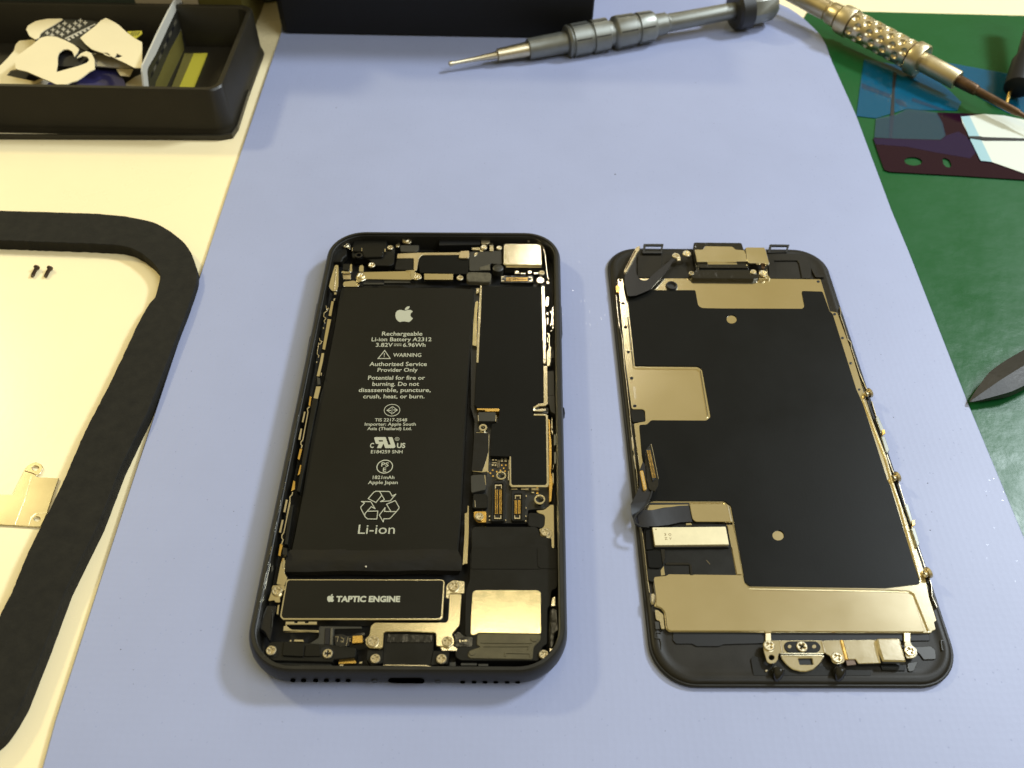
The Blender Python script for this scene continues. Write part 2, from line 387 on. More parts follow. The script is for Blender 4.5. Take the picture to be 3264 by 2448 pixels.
# ================================================================== PHONE BODY
quadA = [P(1058, 736, 7.1), P(1781.5, 740, 7.1), P(1806.5, 2143, 7.1), P(765, 2138, 7.1)]
WA, LA = 67.3, 138.4
def bil(q, wd, ln, u, v, z, zq):
    """phone-local (u, v) mm -> bench; q corners TL TR BR BL"""
    s, t = u / wd + 0.5, 0.5 - v / ln
    p = (q[0] * (1 - s) + q[1] * s) * (1 - t) + (q[3] * (1 - s) + q[2] * s) * t
    return Vector((p.x, p.y, z))
def rr(wd, ln, r, n=12):
    out = []
    for cx, cy, a0 in ((wd / 2 - r, ln / 2 - r, 0), (-wd / 2 + r, ln / 2 - r, 90), (-wd / 2 + r, -ln / 2 + r, 180), (wd / 2 - r, -ln / 2 + r, 270)):
        for i in range(n + 1):
            a = math.radians(a0 + 90 * i / n); out.append((cx + r * math.cos(a), cy + r * math.sin(a)))
    return out
phone = thing('opened_phone', 'black phone body lying open with battery and circuit boards exposed, left of the loose screen', 'phone', (-21, 141, 0))
def ringmesh(name, quad, wd, ln, R, prof, m, parent, fillbottom=False):
    vs, fs = [], []; k = 0
    for d, z in prof:
        pts = rr(wd - 2 * d, ln - 2 * d, max(0.6, R - d)); k = len(pts)
        vs += [bil(quad, wd, ln, u, v, z, 0) for u, v in pts]
    for j in range(len(prof) - 1):
        for i in range(k):
            i2 = (i + 1) % k; fs.append((j * k + i, j * k + i2, (j + 1) * k + i2, (j + 1) * k + i))
    if fillbottom: fs.append(tuple(range(k))); fs.append(tuple((len(prof) - 1) * k + i for i in range(k)))
    return link(name, vs, fs, m, parent, smooth=True)
ringmesh('frame', quadA, WA, LA, 10.2, [(3.0, 0.0), (1.2, 0.25), (0.25, 1.0), (-0.35, 2.2), (-0.50, 3.6), (-0.38, 5.2), (-0.1, 6.3), (0.25, 6.9), (0.45, 7.1), (1.12, 7.12), (1.2, 7.0), (1.22, 6.5), (1.42, 6.4), (1.48, 6.2), (1.52, 1.0), (3.0, 0.9)], 'case', phone)
ringmesh('back_shell', quadA, WA, LA, 10.2, [(3.4, 0.02), (2.0, 1.0)], 'floor', phone, True)
# side keys
def sidekey(name, pts, z): return poly(name, pts, z, 1.8, 'case', phone, r=2, ch=0.15)
sidekey('mute_switch', AL((338, 65), (360, 70), (332, 235), (305, 235)), 4.9)
sidekey('volume_button', AL((262, 398), (290, 400), (232, 735), (200, 728)), 4.4)
sidekey('volume_button', AL((178, 793), (206, 795), (145, 1142), (115, 1136)), 4.4)
sidekey('power_button', AR((512, 475), (540, 478), (552, 850), (522, 850)), 4.4)
sidekey('side_tab', AS((560, 150), (576, 165), (586, 240), (570, 262)), 3.6)
# bottom edge: port, screws, speaker holes
def edgehole(name, items, parent=phone, m='void', rz=0.55):
    vs, fs = [], []
    for (x, y, hw) in items:
        y_edge = P(x, 2143, 7.1).y - 0.52
        c = PY(x, y, y_edge); W = hw / pxmm(c); n = 20; b = len(vs)
        for i in range(n):
            a = 2 * math.pi * i / n; ca, sa = math.cos(a), math.sin(a)
            xx = c.x + (W - rz) * (1 if ca > 0 else -1) + rz * ca if W > rz else c.x + W * ca
            zz = c.z + (rz if W > rz else W) * sa
            vs += [Vector((xx, y_edge, zz)), Vector((xx, y_edge + 1.2, zz))]
        fs.append(tuple(b + 2 * i for i in range(n)))
        for i in range(n): j = (i + 1) % n; fs.append((b + 2 * i, b + 2 * j, b + 2 * j + 1, b + 2 * i + 1))
    return link(name, vs, fs, m, parent)
h1 = [A6((x, 1555))[0] + (8.0,) for x in (565, 690, 832, 958, 1093, 1215)]
h2 = [A7((x, 1580))[0] + (8.0,) for x in (580, 700, 815, 930, 1050, 1160)]
edgehole('speaker_grille', h1); edgehole('speaker_grille', h2)
edgehole('pentalobe_screw', [A6((1523, 1560))[0] + (10.0,)], m='knob'); edgehole('pentalobe_screw', [A7((318, 1575))[0] + (10.0,)], m='knob')
edgehole('charging_port', [(1295, 2172, 58.0)], rz=1.1)

# ---- battery
ZB = 4.7
bat = poly('battery', N((1092, 914), (1440, 916), (1512, 920), (1510, 960), (1494, 1193), (1482, 1400), (1470, 1638), (1460, 1758), (925, 1758), (938, 1698), (959, 1591), (990, 1392), (1019, 1256), (1033, 1205), (1066, 1030), (1078, 955), (1084, 925)), ZB, 3.5, 'wrap', phone, r=7, ch=0.35, smooth=True)
# wrinkled flap at the foot of the battery
def wrapflap():
    Lp = [(925, 1752), (918, 1764), (912, 1778), (909, 1800), (910, 1822), (922, 1834)]; Rp = [(1458, 1750), (1464, 1762), (1471, 1778), (1473, 1800), (1470, 1818), (1460, 1832)]
    zs = [4.69, 4.74, 4.84, 4.75, 4.2, 2.4]; nx = 44; vs, fs = [], []
    for j, (a, b) in enumerate(zip(Lp, Rp)):
        for i in range(nx + 1):
            t = i / nx; z = zs[j] + (0.06 * math.sin(t * 9 + j * 0.9) + 0.05 * math.sin(t * 23 + j * 1.7) + 0.14 * math.exp(-((t - 0.55) / 0.12) ** 2) * (1 if j in (1, 2) else -0.5)) * (0.2 if j in (0, 5) else 1)
            vs.append(P(a[0] * (1 - t) + b[0] * t, a[1] * (1 - t) + b[1] * t + 2.5 * math.sin(t * 14) * (0.3 if j == 0 else 0.6), z))
    for j in range(len(Lp) - 1):
        for i in range(nx): k = j * (nx + 1) + i; fs.append((k, k + 1, k + nx + 2, k + nx + 1))
    return link('wrapper_flap', vs, fs, 'tape', bat, smooth=True)
wrapflap()
poly('side_seam', A3((375, 900), (388, 905), (250, 1659), (236, 1659)) , 4.0, 2.6, 'gloss', bat, ch=0.1)
# print on the battery
VS, FS = [], []
def addm(v, f):
    b = len(VS); VS.extend(v); FS.extend(tuple(b + a for a in q) for q in f)
ZP = ZB + 0.02
def bt(s, view, x0, x1, y, cap, bold=0.012, shear=0.0):
    a, b = view((x0, y), (x1, y)); addm(*text_verts(s, a, b, view.l(cap), ZP, bold, shear))
def flat(pts_list, z=ZP):
    loops = [[P(x, y, z) for x, y in pts] for pts in pts_list]
    addm(*slab(loops, 0.012, 0))
bt('Rechargeable', A3, 1052, 1480, 231, 42); bt('Li-ion Battery A2312', A3, 942, 1577, 290, 40)
bt('3.82V', A3, 987, 1166, 349, 40); bt('6.96Wh', A3, 1275, 1513, 349, 40)
flat([A3((1180, 318), (1260, 318), (1260, 324), (1180, 324))])
for k in range(3): flat([A3((1180 + 29 * k, 335), (1202 + 29 * k, 335), (1202 + 29 * k, 341), (1180 + 29 * k, 341))])
bt('WARNING', A3, 1170, 1468, 455, 38); bt('Authorized Service', A3, 920, 1527, 552, 42); bt('Provider Only', A3, 1005, 1430, 613, 40)
bt('Potential for fire or', A3, 905, 1507, 697, 42); bt('burning. Do not', A3, 950, 1445, 762, 42)
bt('disassemble, puncture,', A3, 806, 1568, 827, 42); bt('crush, heat, or burn.', A3, 853, 1502, 894, 42)
bt('TIS 2217-2548', A3, 977, 1318, 1138, 32); bt('Importer: Apple South', A3, 870, 1410, 1183, 32); bt('Asia (Thailand) Ltd.', A3, 897, 1368, 1230, 32)
bt('C', A3, 925, 965, 1417, 50, 0.03); bt('US', A3, 1210, 1298, 1418, 50, 0.03); bt('E184259 SNH', A3, 935, 1270, 1476, 34)
bt('PS', A8, 1257, 1335, 291, 43); bt('E', A8, 1274, 1308, 346, 43); bt('1821mAh', A8, 1165, 1397, 424, 35); bt('Apple Japan', A8, 1115, 1432, 478, 36)
bt('Li-ion', A8, 1007, 1400, 1010, 100, 0.0, 0.0)
def segs(pts, wd, z):
    for k in range(len(pts) - 1):
        a, b = Vector(pts[k]), Vector(pts[k + 1]); d = (b - a).normalized(); n = Vector((-d.y, d.x)) * wd / 2; e_ = d * wd * 0.3
        flat([[tuple(a - e_ + n), tuple(b + e_ + n), tuple(b + e_ - n), tuple(a - e_ - n)]], z + 0.002 * k)
def warn():
    L, R = strip_pts(A3((1083, 388), (1140, 474), (1012, 474)), 2.4, True)
    a, b = (L, R) if abs_area(L) > abs_area(R) else (R, L); flat([a, b])
    flat([A3((1074, 418), (1084, 418), (1080, 446), (1075, 446))]); flat([A3((1074, 451), (1081, 451), (1081, 458), (1074, 458))])
warn()
def ringflat(c, rx, ry, wd, rot=0.0): flat([ell(c[0], c[1], rx, ry, 36, rot), ell(c[0], c[1], rx - wd, ry - wd, 36, rot)])
ringflat(A3((1160, 1020))[0], 26, 19.5, 1.9, -0.08); ringflat(UL((955, 1298))[0], 26.7, 21.7, 2.9, -0.25); ringflat(UL((1390, 322))[0], 7.2, 5.8, 1.3)
bt('R', UL, 1362, 1425, 350, 56, 0.0)
for pp in (((1100, 1022), (1158, 982), (1158, 990), (1116, 1018), (1150, 1018), (1150, 1026), (1116, 1026), (1158, 1052), (1158, 1060)),
           ((1222, 1018), (1168, 980), (1168, 988), (1206, 1014), (1174, 1014), (1174, 1022), (1206, 1022), (1166, 1052), (1166, 1060))): flat([A3(*pp)])
flat([A3((1161, 976), (1165, 976), (1160, 1066), (1155, 1066))])
flat([UL((620, 257), (985, 257), (1000, 290), (1080, 525), (1165, 525), (1075, 257), (1190, 259), (1215, 254), (1235, 290), (1325, 560), (1330, 600), (1300, 635), (1270, 645), (985, 645), (960, 620), (920, 500), (900, 500), (830, 645), (683, 645), (745, 500), (670, 500), (635, 475), (585, 300), (590, 270)),
      UL((738, 365), (880, 365), (900, 415), (755, 415))])
APPLE = [(1428, 1424), (1400, 1420), (1370, 1414), (1335, 1414), (1305, 1428), (1285, 1455), (1277, 1495), (1283, 1535), (1300, 1568), (1325, 1592), (1350, 1602), (1380, 1595), (1415, 1591), (1450, 1597), (1485, 1603), (1510, 1592), (1535, 1567), (1552, 1542), (1530, 1530), (1517, 1512), (1513, 1490), (1520, 1465), (1535, 1450), (1550, 1438), (1530, 1420), (1500, 1412), (1465, 1416), (1445, 1422)]
LEAF = [(1426, 1414), (1430, 1390), (1448, 1370), (1475, 1358), (1500, 1357), (1498, 1378), (1480, 1400), (1455, 1412)]
flat([A1(*APPLE)]); flat([A1(*LEAF)])
for i, path in enumerate((((400, 455), (570, 262), (630, 238), (1010, 245), (1040, 262), (1105, 380), (1215, 322), (1050, 520), (760, 542), (880, 484), (750, 262), (720, 242)), ((400, 455), (630, 568), (795, 365)),
              ((1065, 825), (940, 620), (1195, 512), (1305, 700), (1305, 740), (1235, 830), (1060, 1020), (1020, 1045), (860, 1047), (845, 1140), (728, 940), (900, 720), (880, 832), (1180, 837), (1235, 830)),
              ((300, 945), (310, 890), (495, 690), (605, 752), (480, 545), (200, 540), (295, 580), (185, 700), (185, 740), (310, 985), (380, 1050), (655, 1055), (685, 820), (390, 825)))):
    zstep = segs(RC(*path), 2.7, ZP + 0.05 * i)
link('label_print', VS, FS, 'print', bat)
VS, FS = [], []
poly('adhesive_fleck', [A8(p)[0] for p in ell(1093, 1358, 11, 9, 10)], 4.97, 0.2, 'paper2', bat)

# ---- haptic motor
tap = poly('haptic_motor', N((917, 1845), (1411, 1846), (1419, 1853), (1412, 1968), (1403, 1976), (899, 1975), (891, 1965), (911, 1852)), 4.6, 3.2, 'nickel', phone, r=5, ch=0.12)
poly('cover', N((921, 1849), (1409, 1850), (1413, 1855), (1406, 1964), (1400, 1970), (902, 1969), (897, 1962), (915, 1855)), 4.72, 0.1, 'wrap', tap, r=5, ch=0.03)
ZP = 4.74
bt('TAPTIC ENGINE', TP, 520, 2025, 722, 130, 0.045)
s_ = lambda p: (1000 + (395 + (p[0] - 1413) * 0.58) / 7.373, 1820 + (658 + (p[1] - 1508) * 0.76) / 7.373)
flat([[s_(p) for p in APPLE]], 4.75); flat([[s_(p) for p in LEAF]], 4.75)
link('lettering', VS, FS, 'print', tap); VS, FS = [], []

# ---- logic board
pcb = poly('logic_board', N((1500, 915), (1740, 905), (1748, 1550), (1760, 1590), (1750, 1620), (1683, 1625), (1682, 1668), (1545, 1668), (1520, 1640), (1505, 1560), (1512, 1340), (1500, 1300)), 3.0, 1.6, 'pcb', phone, r=5)
shield = N((1536, 912), (1726, 914), (1728, 1024), (1730, 1154), (1731.6, 1284), (1716, 1288), (1699, 1299), (1699, 1321), (1737, 1324), (1741, 1337), (1744, 1539), (1736, 1546), (1633, 1545.5), (1629, 1539), (1627.8, 1455), (1563, 1453), (1564, 1381), (1568, 1351), (1588, 1347), (1590, 1328), (1591.7, 1304), (1520.6, 1301), (1512, 1289), (1514.5, 1229), (1518, 1169), (1524, 1145), (1531, 1024))
poly('shield_cover', shield, 4.3, 1.5, 'graphite', pcb, r=3, ch=0.06)
poly('shield_edge', A2((640, 1030), (668, 1030), (645, 1659)) + A4((545, 60), (520, 645), (490, 640), (507, 200), (515, 0)), 4.45, 1.8, 'nickel', pcb, ch=0.05)
poly('shield_edge', A2((600, 1265), (614, 1300)) + A4((500, 0), (497, 425), (437, 415), (456, 0)) + A2((540, 1659), (548, 1400), (565, 1290)), 3.9, 1.6, 'speckle', pcb, ch=0.05)
poly('shield_edge', A2((580, 1075), (630, 1070), (625, 1135), (578, 1165)), 3.9, 1.6, 'nickel', pcb, ch=0.05)
poly('shield_edge', A2((1602, 1040), (1646, 1042), (1656, 1659)) + A4((1405, 0), (1413, 655), (1375, 655), (1358, 0)), 4.5, 1.8, 'nickel', pcb, ch=0.07)
poly('shield_edge', A4((1375, 690), (1430, 690), (1437, 1190), (1410, 1215), (1320, 1220), (1245, 1255), (1240, 1232), (1310, 1190), (1380, 1178)), 4.4, 1.6, 'satin', pcb, ch=0.07)
poly('shield_edge', A5((1108, 70), (1255, 70), (1280, 90), (1292, 900), (1275, 930), (850, 930), (825, 905), (825, 570), (845, 568), (848, 885), (865, 905), (1245, 905), (1262, 880), (1252, 110), (1243, 90), (1108, 88)), 4.45, 1.7, 'nickel', pcb, ch=0.07)
poly('shield_edge', A4((497, 1250), (785, 1252), (797, 1268), (792, 1290), (610, 1290), (600, 1272), (497, 1268)), 4.4, 1.2, 'gold', pcb, ch=0.05)
poly('contact_spring', A4((1240, 1262), (1300, 1262), (1360, 1250), (1415, 1258), (1420, 1275), (1360, 1290), (1240, 1285)), 3.9, 0.5, 'steel', pcb, r=3)
poly('contact_block', A4((1245, 1225), (1445, 1200), (1450, 1320), (1245, 1325)), 3.3, 0.8, 'gloss', pcb, r=3)
poly('button_chip', A4((515, 1300), (745, 1300), (755, 1385), (750, 1420), (520, 1420), (512, 1385)), 4.6, 1.6, 'grey', pcb, r=4)
many('chip_clip', [A4((508, 1340), (520, 1340), (526, 1418), (512, 1415)), A4((745, 1340), (758, 1340), (755, 1420), (742, 1425))], 4.65, 1.0, 'steel', pcb)
standoff(A5((515, 228))[0], A5.l(52), 5.0, pcb, 0.5); standoff(A5((728, 790))[0], A5.l(62), 4.2, pcb, 0.66); standoff(A5((1182, 1072))[0], A5.l(70), 4.6, pcb, 0.64)
poly('taped_shield', A5((430, 285), (585, 288), (592, 330), (578, 745), (500, 755), (385, 742), (392, 640), (410, 420)), 4.3, 1.4, 'nickel', pcb, r=3)
poly('tape_patch', A5((420, 292), (582, 292), (580, 510), (540, 650), (505, 745), (380, 738), (390, 640), (405, 420)), 4.38, 0.1, 'tape', pcb, ch=0.02)
poly('coax_connector', A5((395, 790), (500, 782), (545, 800), (550, 960), (430, 985), (375, 1000), (370, 800)), 4.4, 1.5, 'softfoam' if False else 'grey', pcb, r=6)
poly('coax_edge', A5((525, 785), (545, 790), (552, 900), (543, 905)), 4.5, 0.6, 'steel', pcb)
poly('coax_connector', A5((400, 1010), (550, 1010), (572, 1040), (565, 1175), (410, 1180), (388, 1170)), 4.0, 1.4, 'plastic', pcb, r=6)
poly('coax_edge', A5((412, 1080), (424, 1085), (430, 1160), (418, 1168)), 4.1, 0.6, 'steel', pcb)
tabg = poly('ground_tab', A5((405, 1215), (556, 1215), (556, 1345), (455, 1345), (405, 1290)), 4.0, 0.9, 'gold', pcb, r=6)
screw(A5((470, 1272))[0], A5.l(52), 4.9, phone, rot=0.5)
def bconn(gasket, x0, x1, y0, y1, cols, rows):
    g = poly('board_connector', A5(*gasket), 4.1, 1.2, 'softfoam' if False else 'foam', pcb, r=7, holes=[A5((x0 - 12, y0 - 14), (x1 + 12, y0 - 14), (x1 + 8, y1 + 12), (x0 - 16, y1 + 12))], hr=4, ch=0.1)
    poly('housing', A5((x0 - 10, y0 - 12), (x1 + 10, y0 - 12), (x1 + 6, y1 + 10), (x0 - 14, y1 + 10)), 3.45, 0.5, 'gloss', g)
    w_ = x1 - x0
    many('end_latch', [A5((x0, y0), (x1, y0), (x1, y0 + 46), (x1 - 14, y0 + 46), (x1 - 14, y0 + 16), (x0 + 14, y0 + 16), (x0 + 14, y0 + 46), (x0, y0 + 46)),
                       A5((x0 - 8, y1 - 46), (x0 + 6, y1 - 46), (x0 + 6, y1 - 16), (x1 - 20, y1 - 16), (x1 - 20, y1 - 46), (x1 - 6, y1 - 46), (x1 - 6, y1), (x0 - 8, y1))], 3.85, 0.4, 'steel', g)
    pins = []
    for c_ in cols:
        for k in range(rows):
            yy = y0 + 66 + (y1 - y0 - 132) * k / (rows - 1); pins.append(A5((c_ - 7, yy - 4), (c_ + 7, yy - 4), (c_ + 7, yy + 4), (c_ - 7, yy + 4)))
    many('contact_pins', pins, 3.8, 0.3, 'gold', g, ch=0.02)
bconn(((625, 862), (745, 850), (782, 865), (770, 1325), (620, 1332), (608, 1310)), 652, 738, 900, 1305, (662, 682, 712, 728), 22)
bconn(((848, 985), (870, 968), (1000, 970), (1012, 990), (1010, 1310), (990, 1325), (860, 1325), (846, 1305)), 888, 960, 1022, 1305, (892, 908, 932, 948), 14)
comps = [((620, 600), (645, 600), (645, 618), (620, 618)), ((655, 600), (678, 600), (678, 618), (655, 618)), ((622, 640), (676, 640), (676, 650), (622, 650)), ((615, 660), (640, 660), (640, 680), (615, 680)), ((650, 662), (672, 662), (672, 682), (650, 682)),
         ((722, 594), (752, 594), (752, 604), (722, 604)), ((722, 618), (752, 618), (752, 630), (722, 630)), ((766, 594), (796, 594), (796, 604), (766, 604)), ((766, 618), (796, 618), (796, 630), (766, 630)), ((815, 600), (826, 600), (826, 720), (815, 720)), ((808, 740), (820, 740), (820, 850), (808, 850)), ((688, 610), (694, 610), (692, 700), (686, 700)), ((704, 610), (709, 610), (707, 700), (702, 700)),
         ((582, 1265), (600, 1265), (600, 1282), (582, 1282)), ((582, 1308), (600, 1308), (600, 1325), (582, 1325)), ((775, 1308), (788, 1308), (788, 1328), (775, 1328)), ((1015, 1025), (1030, 1025), (1030, 1045), (1015, 1045)), ((1015, 1165), (1028, 1165), (1028, 1185), (1015, 1185)), ((1010, 1262), (1026, 1262), (1026, 1280), (1010, 1280)), ((1008, 1318), (1026, 1318), (1026, 1335), (1008, 1335)), ((1085, 985), (1118, 985), (1116, 1000), (1085, 1000))]
many('soldered_part', [A5(*c_) for c_ in comps], 3.5, 0.5, 'steel', pcb, ch=0.04)
pads = [(735, 672), (782, 672), (758, 708), (676, 748), (720, 735), (775, 742), (628, 730), (602, 766), (632, 800)]
many('solder_pads', [[A5(p)[0] for p in ell(x, y, 12, 11, 12)] for x, y in pads] + [A5((1140, 985), (1168, 985), (1166, 1010), (1142, 1010))], 3.12, 0.12, 'gold', pcb)
many('shield_foot', [A5((840, 960), (860, 945), (905, 947), (925, 962)), A5((955, 962), (975, 947), (1035, 950), (1058, 966)), A5((1078, 966), (1095, 952), (1150, 954), (1180, 968))], 3.5, 0.5, 'steel', pcb)
# flex and gold along the right wall
poly('side_flex', AS((362, 300), (385, 330), (392, 480), (410, 620), (412, 900), (400, 1000), (425, 1150), (408, 1400), (372, 1420), (372, 1200), (370, 500)), 3.9, 1.2, 'gold', phone, ch=0.1)
many('wall_clip', [AS((440, 518), (466, 515), (466, 655), (440, 665)), AS((442, 752), (468, 745), (468, 900), (442, 905))], 5.4, 1.0, 'gunmetal', phone)
poly('spring_contact', AS((408, 290), (420, 300), (424, 440), (405, 445), (400, 400)), 4.4, 0.8, 'nickel', phone)
poly('spring_contact', AS((415, 1020), (437, 1030), (438, 1175), (418, 1150)), 4.2, 0.8, 'nickel', phone)
poly('spring_contact', AS((424, 915), (438, 912), (436, 965), (420, 985), (415, 975), (426, 955)), 4.2, 0.4, 'steel', phone)
poly('spring_contact', AS((402, 440), (415, 455), (430, 480), (428, 515), (415, 515), (400, 470)), 4.4, 0.4, 'steel', phone)
poly('wall_liner', AR((358, 1340), (440, 1340), (445, 1659), (360, 1659)) + AS((440, 100), (380, 120), (370, 0), (445, 0)), 4.3, 2.0, 'grey', phone, ch=0.1) if False else poly('wall_liner', AR((358, 1338), (440, 1338), (446, 1659), (358, 1659)), 4.3, 2.0, 'grey', phone)
poly('wall_liner', AS((362, 0), (450, 0), (458, 250), (400, 215), (375, 120), (360, 120)), 4.3, 2.0, 'grey', phone)
poly('flex_clip', AR((350, 350), (372, 360), (370, 470), (340, 490), (322, 470), (330, 380)), 4.1, 1.0, 'nickel', phone)
poly('flex_clip', AR((380, 535), (405, 560), (420, 490), (430, 490), (432, 780), (418, 780), (418, 715), (385, 750), (400, 690), (410, 600)), 4.5, 0.7, 'nickel', phone)
many('switch_part', [AR((342, 560), (365, 560), (365, 598), (342, 598)), AR((345, 630), (368, 630), (365, 725), (345, 725)), AR((345, 895), (360, 895), (360, 960), (345, 960))], 4.2, 0.8, 'steel', phone)
poly('ribbon_bracket', AR((345, 832), (370, 835), (386, 870), (388, 1010), (402, 1020), (400, 1160), (388, 1270), (345, 1270), (340, 1080), (368, 1040), (368, 880)), 4.3, 0.8, 'satin', phone)
many('switch_part', [AR((413, 1065), (438, 1060), (438, 1165), (413, 1165)), AR((392, 1170), (410, 1165), (405, 1230), (390, 1230))], 4.3, 0.7, 'grey', phone)
poly('key_spring', AR((395, 800), (412, 790), (408, 815), (398, 825)), 4.4, 0.3, 'steel', phone)
# ---- right lower bracket and loudspeaker
poly('side_bracket', A9((1360, 645), (1400, 600), (1470, 595), (1478, 1375), (1425, 1365), (1420, 1200), (1380, 1180), (1300, 1170), (1230, 1120), (1205, 1025), (1255, 1018), (1300, 970), (1310, 820), (1290, 775), (1190, 745), (1150, 700), (1290, 690)), 4.1, 0.6, 'satin', phone, r=5)
poly('antenna_cover', A9((1015, 740), (1250, 750), (1305, 790), (1308, 960), (1250, 1018), (1150, 995), (1015, 980)), 3.9, 1.0, 'plastic', phone, r=8)
poly('screw_cup', [A9(p)[0] for p in ell(1335, 1115, 108, 92, 26)], 4.3, 0.4, 'brass', phone)
screw(A9((1318, 1078))[0], A9.l(82), 5.0, phone, rot=0.2)
spk = poly('loudspeaker', A9((20, 1659), (12, 1060), (60, 985), (1140, 988), (1195, 1020), (1215, 1120), (1262, 1165), (1400, 1188), (1422, 1215), (1427, 1352), (1530, 1380)) + A7((1585, 190), (1582, 550), (1575, 580), (1520, 605), (1508, 760), (1478, 790), (1472, 1170), (1420, 1200), (1405, 1290), (1380, 1350), (560, 1345), (505, 1310), (500, 1250), (540, 1200), (620, 1090), (602, 1070), (610, 600), (650, 500), (662, 200)), 4.5, 3.0, 'plastic', phone, r=6, ch=0.12)
poly('foil_cover', A7((672, 170), (690, 148), (1350, 152), (1362, 160), (1364, 330), (1375, 360), (1400, 378), (668, 376)), 4.62, 0.12, 'wrap', spk, r=4, ch=0.04)
poly('foil_cover', A7((1370, 152), (1545, 160), (1565, 190), (1568, 376), (1405, 372), (1372, 345)), 4.62, 0.12, 'wrap', spk, r=4, ch=0.04)
poly('magnet_plate', A7((662, 1072), (664, 900), (680, 640), (692, 610), (722, 597), (1370, 598), (1400, 612), (1410, 645), (1411, 1062), (745, 1052), (710, 1076)), 4.75, 0.3, 'speckle', spk, r=5, ch=0.1)
poly('outlet_duct', A7((735, 1058), (1408, 1065), (1405, 1130), (1330, 1200), (1320, 1335), (655, 1322), (628, 1295), (645, 1240), (770, 1200), (725, 1180)), 4.7, 0.9, 'smoke', spk, r=8, ch=0.12)
many('duct_rib', [A7((770, 1150), (1310, 1155), (1310, 1166), (770, 1160)), A7((800, 1190), (1290, 1190), (1270, 1230), (1260, 1230), (1275, 1200), (800, 1200)), A7((1020, 1255), (1300, 1262), (1300, 1310), (1285, 1310), (1285, 1275), (1035, 1270), (1035, 1300), (1020, 1300)), [A7(p)[0] for p in ell(1335, 1115, 36, 30, 16)], [A7(p)[0] for p in ell(680, 1262, 34, 28, 16)]], 4.85, 0.2, 'smoke', spk)
mic = poly('sensor_block', A7((497, 1100), (480, 1070), (540, 1035), (600, 1085), (690, 1098), (685, 1200), (500, 1200)), 4.6, 2.0, 'gloss', phone, r=5)
many('contact_marks', [A7((540, 1122), (560, 1122), (560, 1150), (545, 1150)), A7((570, 1128), (588, 1128), (588, 1146), (570, 1146)), A7((595, 1124), (622, 1124), (622, 1132), (640, 1134), (622, 1140), (622, 1148), (595, 1146))], 4.66, 0.1, 'steel', mic)
poly('antenna_flex', A7((1505, 780), (1590, 790), (1605, 1040), (1565, 1055), (1550, 1200), (1525, 1225), (1490, 1200), (1495, 1000)), 4.9, 1.6, 'gloss', phone, r=10, ch=0.4, smooth=True)
poly('gold_tab', A7((1525, 680), (1560, 665), (1560, 770), (1512, 772)), 3.8, 0.5, 'nickel', phone)
poly('gold_tab', A7((1495, 1215), (1535, 1215), (1535, 1245), (1500, 1250)), 4.6, 0.5, 'steel', phone)
poly('battery_side_rail', A7((598, 0), (642, 0), (630, 315), (600, 322), (578, 340)) + A5((290, 1659), (300, 1240), (328, 1230), (332, 1150), (350, 1150), (345, 1659)), 3.7, 0.8, 'satin', phone, ch=0.05) if False else poly('battery_side_rail', A5((332, 1148), (350, 1150), (345, 1620)) + A7((642, 0), (632, 318), (600, 322), (578, 340), (598, 0)) + A5((298, 1240), (328, 1228)), 3.7, 0.8, 'satin', phone, ch=0.05)
screw(A7((1438, 1278))[0], A7.l(52), 5.1, phone, rot=0.7); poly('screw_seat', [A7(p)[0] for p in ell(1438, 1285, 66, 60, 20)], 4.4, 1.6, 'plastic', phone)
# ---- L bracket at the bottom
brk = poly('retaining_bracket', N((1163, 2037), (1177, 2024), (1181.5, 1994), (1195, 1984), (1300, 1984.6), (1420.5, 1984), (1428, 1977), (1432.6, 1893), (1471.8, 1893), (1465.8, 1992), (1440, 2022.5), (1447.7, 2034.5), (1447.7, 2055.6), (1433, 2060), (1393, 2060), (1390, 2055), (1390, 2017), (1300, 2012.5), (1229, 2013), (1223.5, 2017), (1220.8, 2062), (1214, 2067), (1178.7, 2066), (1166, 2056)), 5.1, 0.5, 'satin', phone, r=5, ch=0.1)
poly('end_tab', A7((405, 560), (430, 520), (480, 493), (545, 500), (602, 505), (600, 635), (445, 632), (432, 690), (400, 682)), 5.35, 0.4, 'nickel', brk, r=5)
poly('gasket_edge', A7((300, 1195), (340, 1200), (360, 1240), (520, 1245), (525, 1215), (480, 1190), (310, 1180)), 4.7, 0.5, 'nickel', brk)
for c_, r_, z_, ro in ((A6((1505, 1080))[0], A6.l(70), 5.5, 0.4), (A7((415, 1138))[0], A7.l(58), 5.5, 0.1), (A7((485, 555))[0], A7.l(58), 5.8, 0.9), (A7((355, 1325))[0], A7.l(55), 5.2, 0.05), (A6((1532, 1285))[0], A6.l(60), 5.2, 0.3), (A6((972, 1225))[0], A6.l(60), 4.9, 0.0), (A6((307, 1188))[0], A6.l(61), 5.2, 0.25), (A6((375, 487))[0], A6.l(61), 5.2, 0.25)):
    screw(c_, r_, z_, phone, rot=ro)
poly('port_housing', N((1228, 2018), (1386, 2018), (1381, 2074), (1372, 2121), (1219, 2122), (1222, 2070)), 4.3, 3.0, 'plastic', phone, r=3)
poly('port_shell', N((1236, 2020), (1380, 2022), (1378, 2048), (1232, 2048)), 4.45, 0.8, 'gloss', phone, r=2)
poly('port_rim', N((1219, 2121), (1232, 2117), (1360, 2119), (1376, 2124)), 4.9, 0.4, 'steel', phone, r=2)
poly('screw_seat', A7((270, 1240), (330, 1245), (440, 1250), (420, 1380), (240, 1395)), 4.5, 2.5, 'plastic', phone, r=4)
poly('screw_seat', A6((1440, 1180), (1625, 1190), (1620, 1340), (1490, 1370), (1430, 1300)), 4.5, 2.5, 'plastic', phone, r=4)
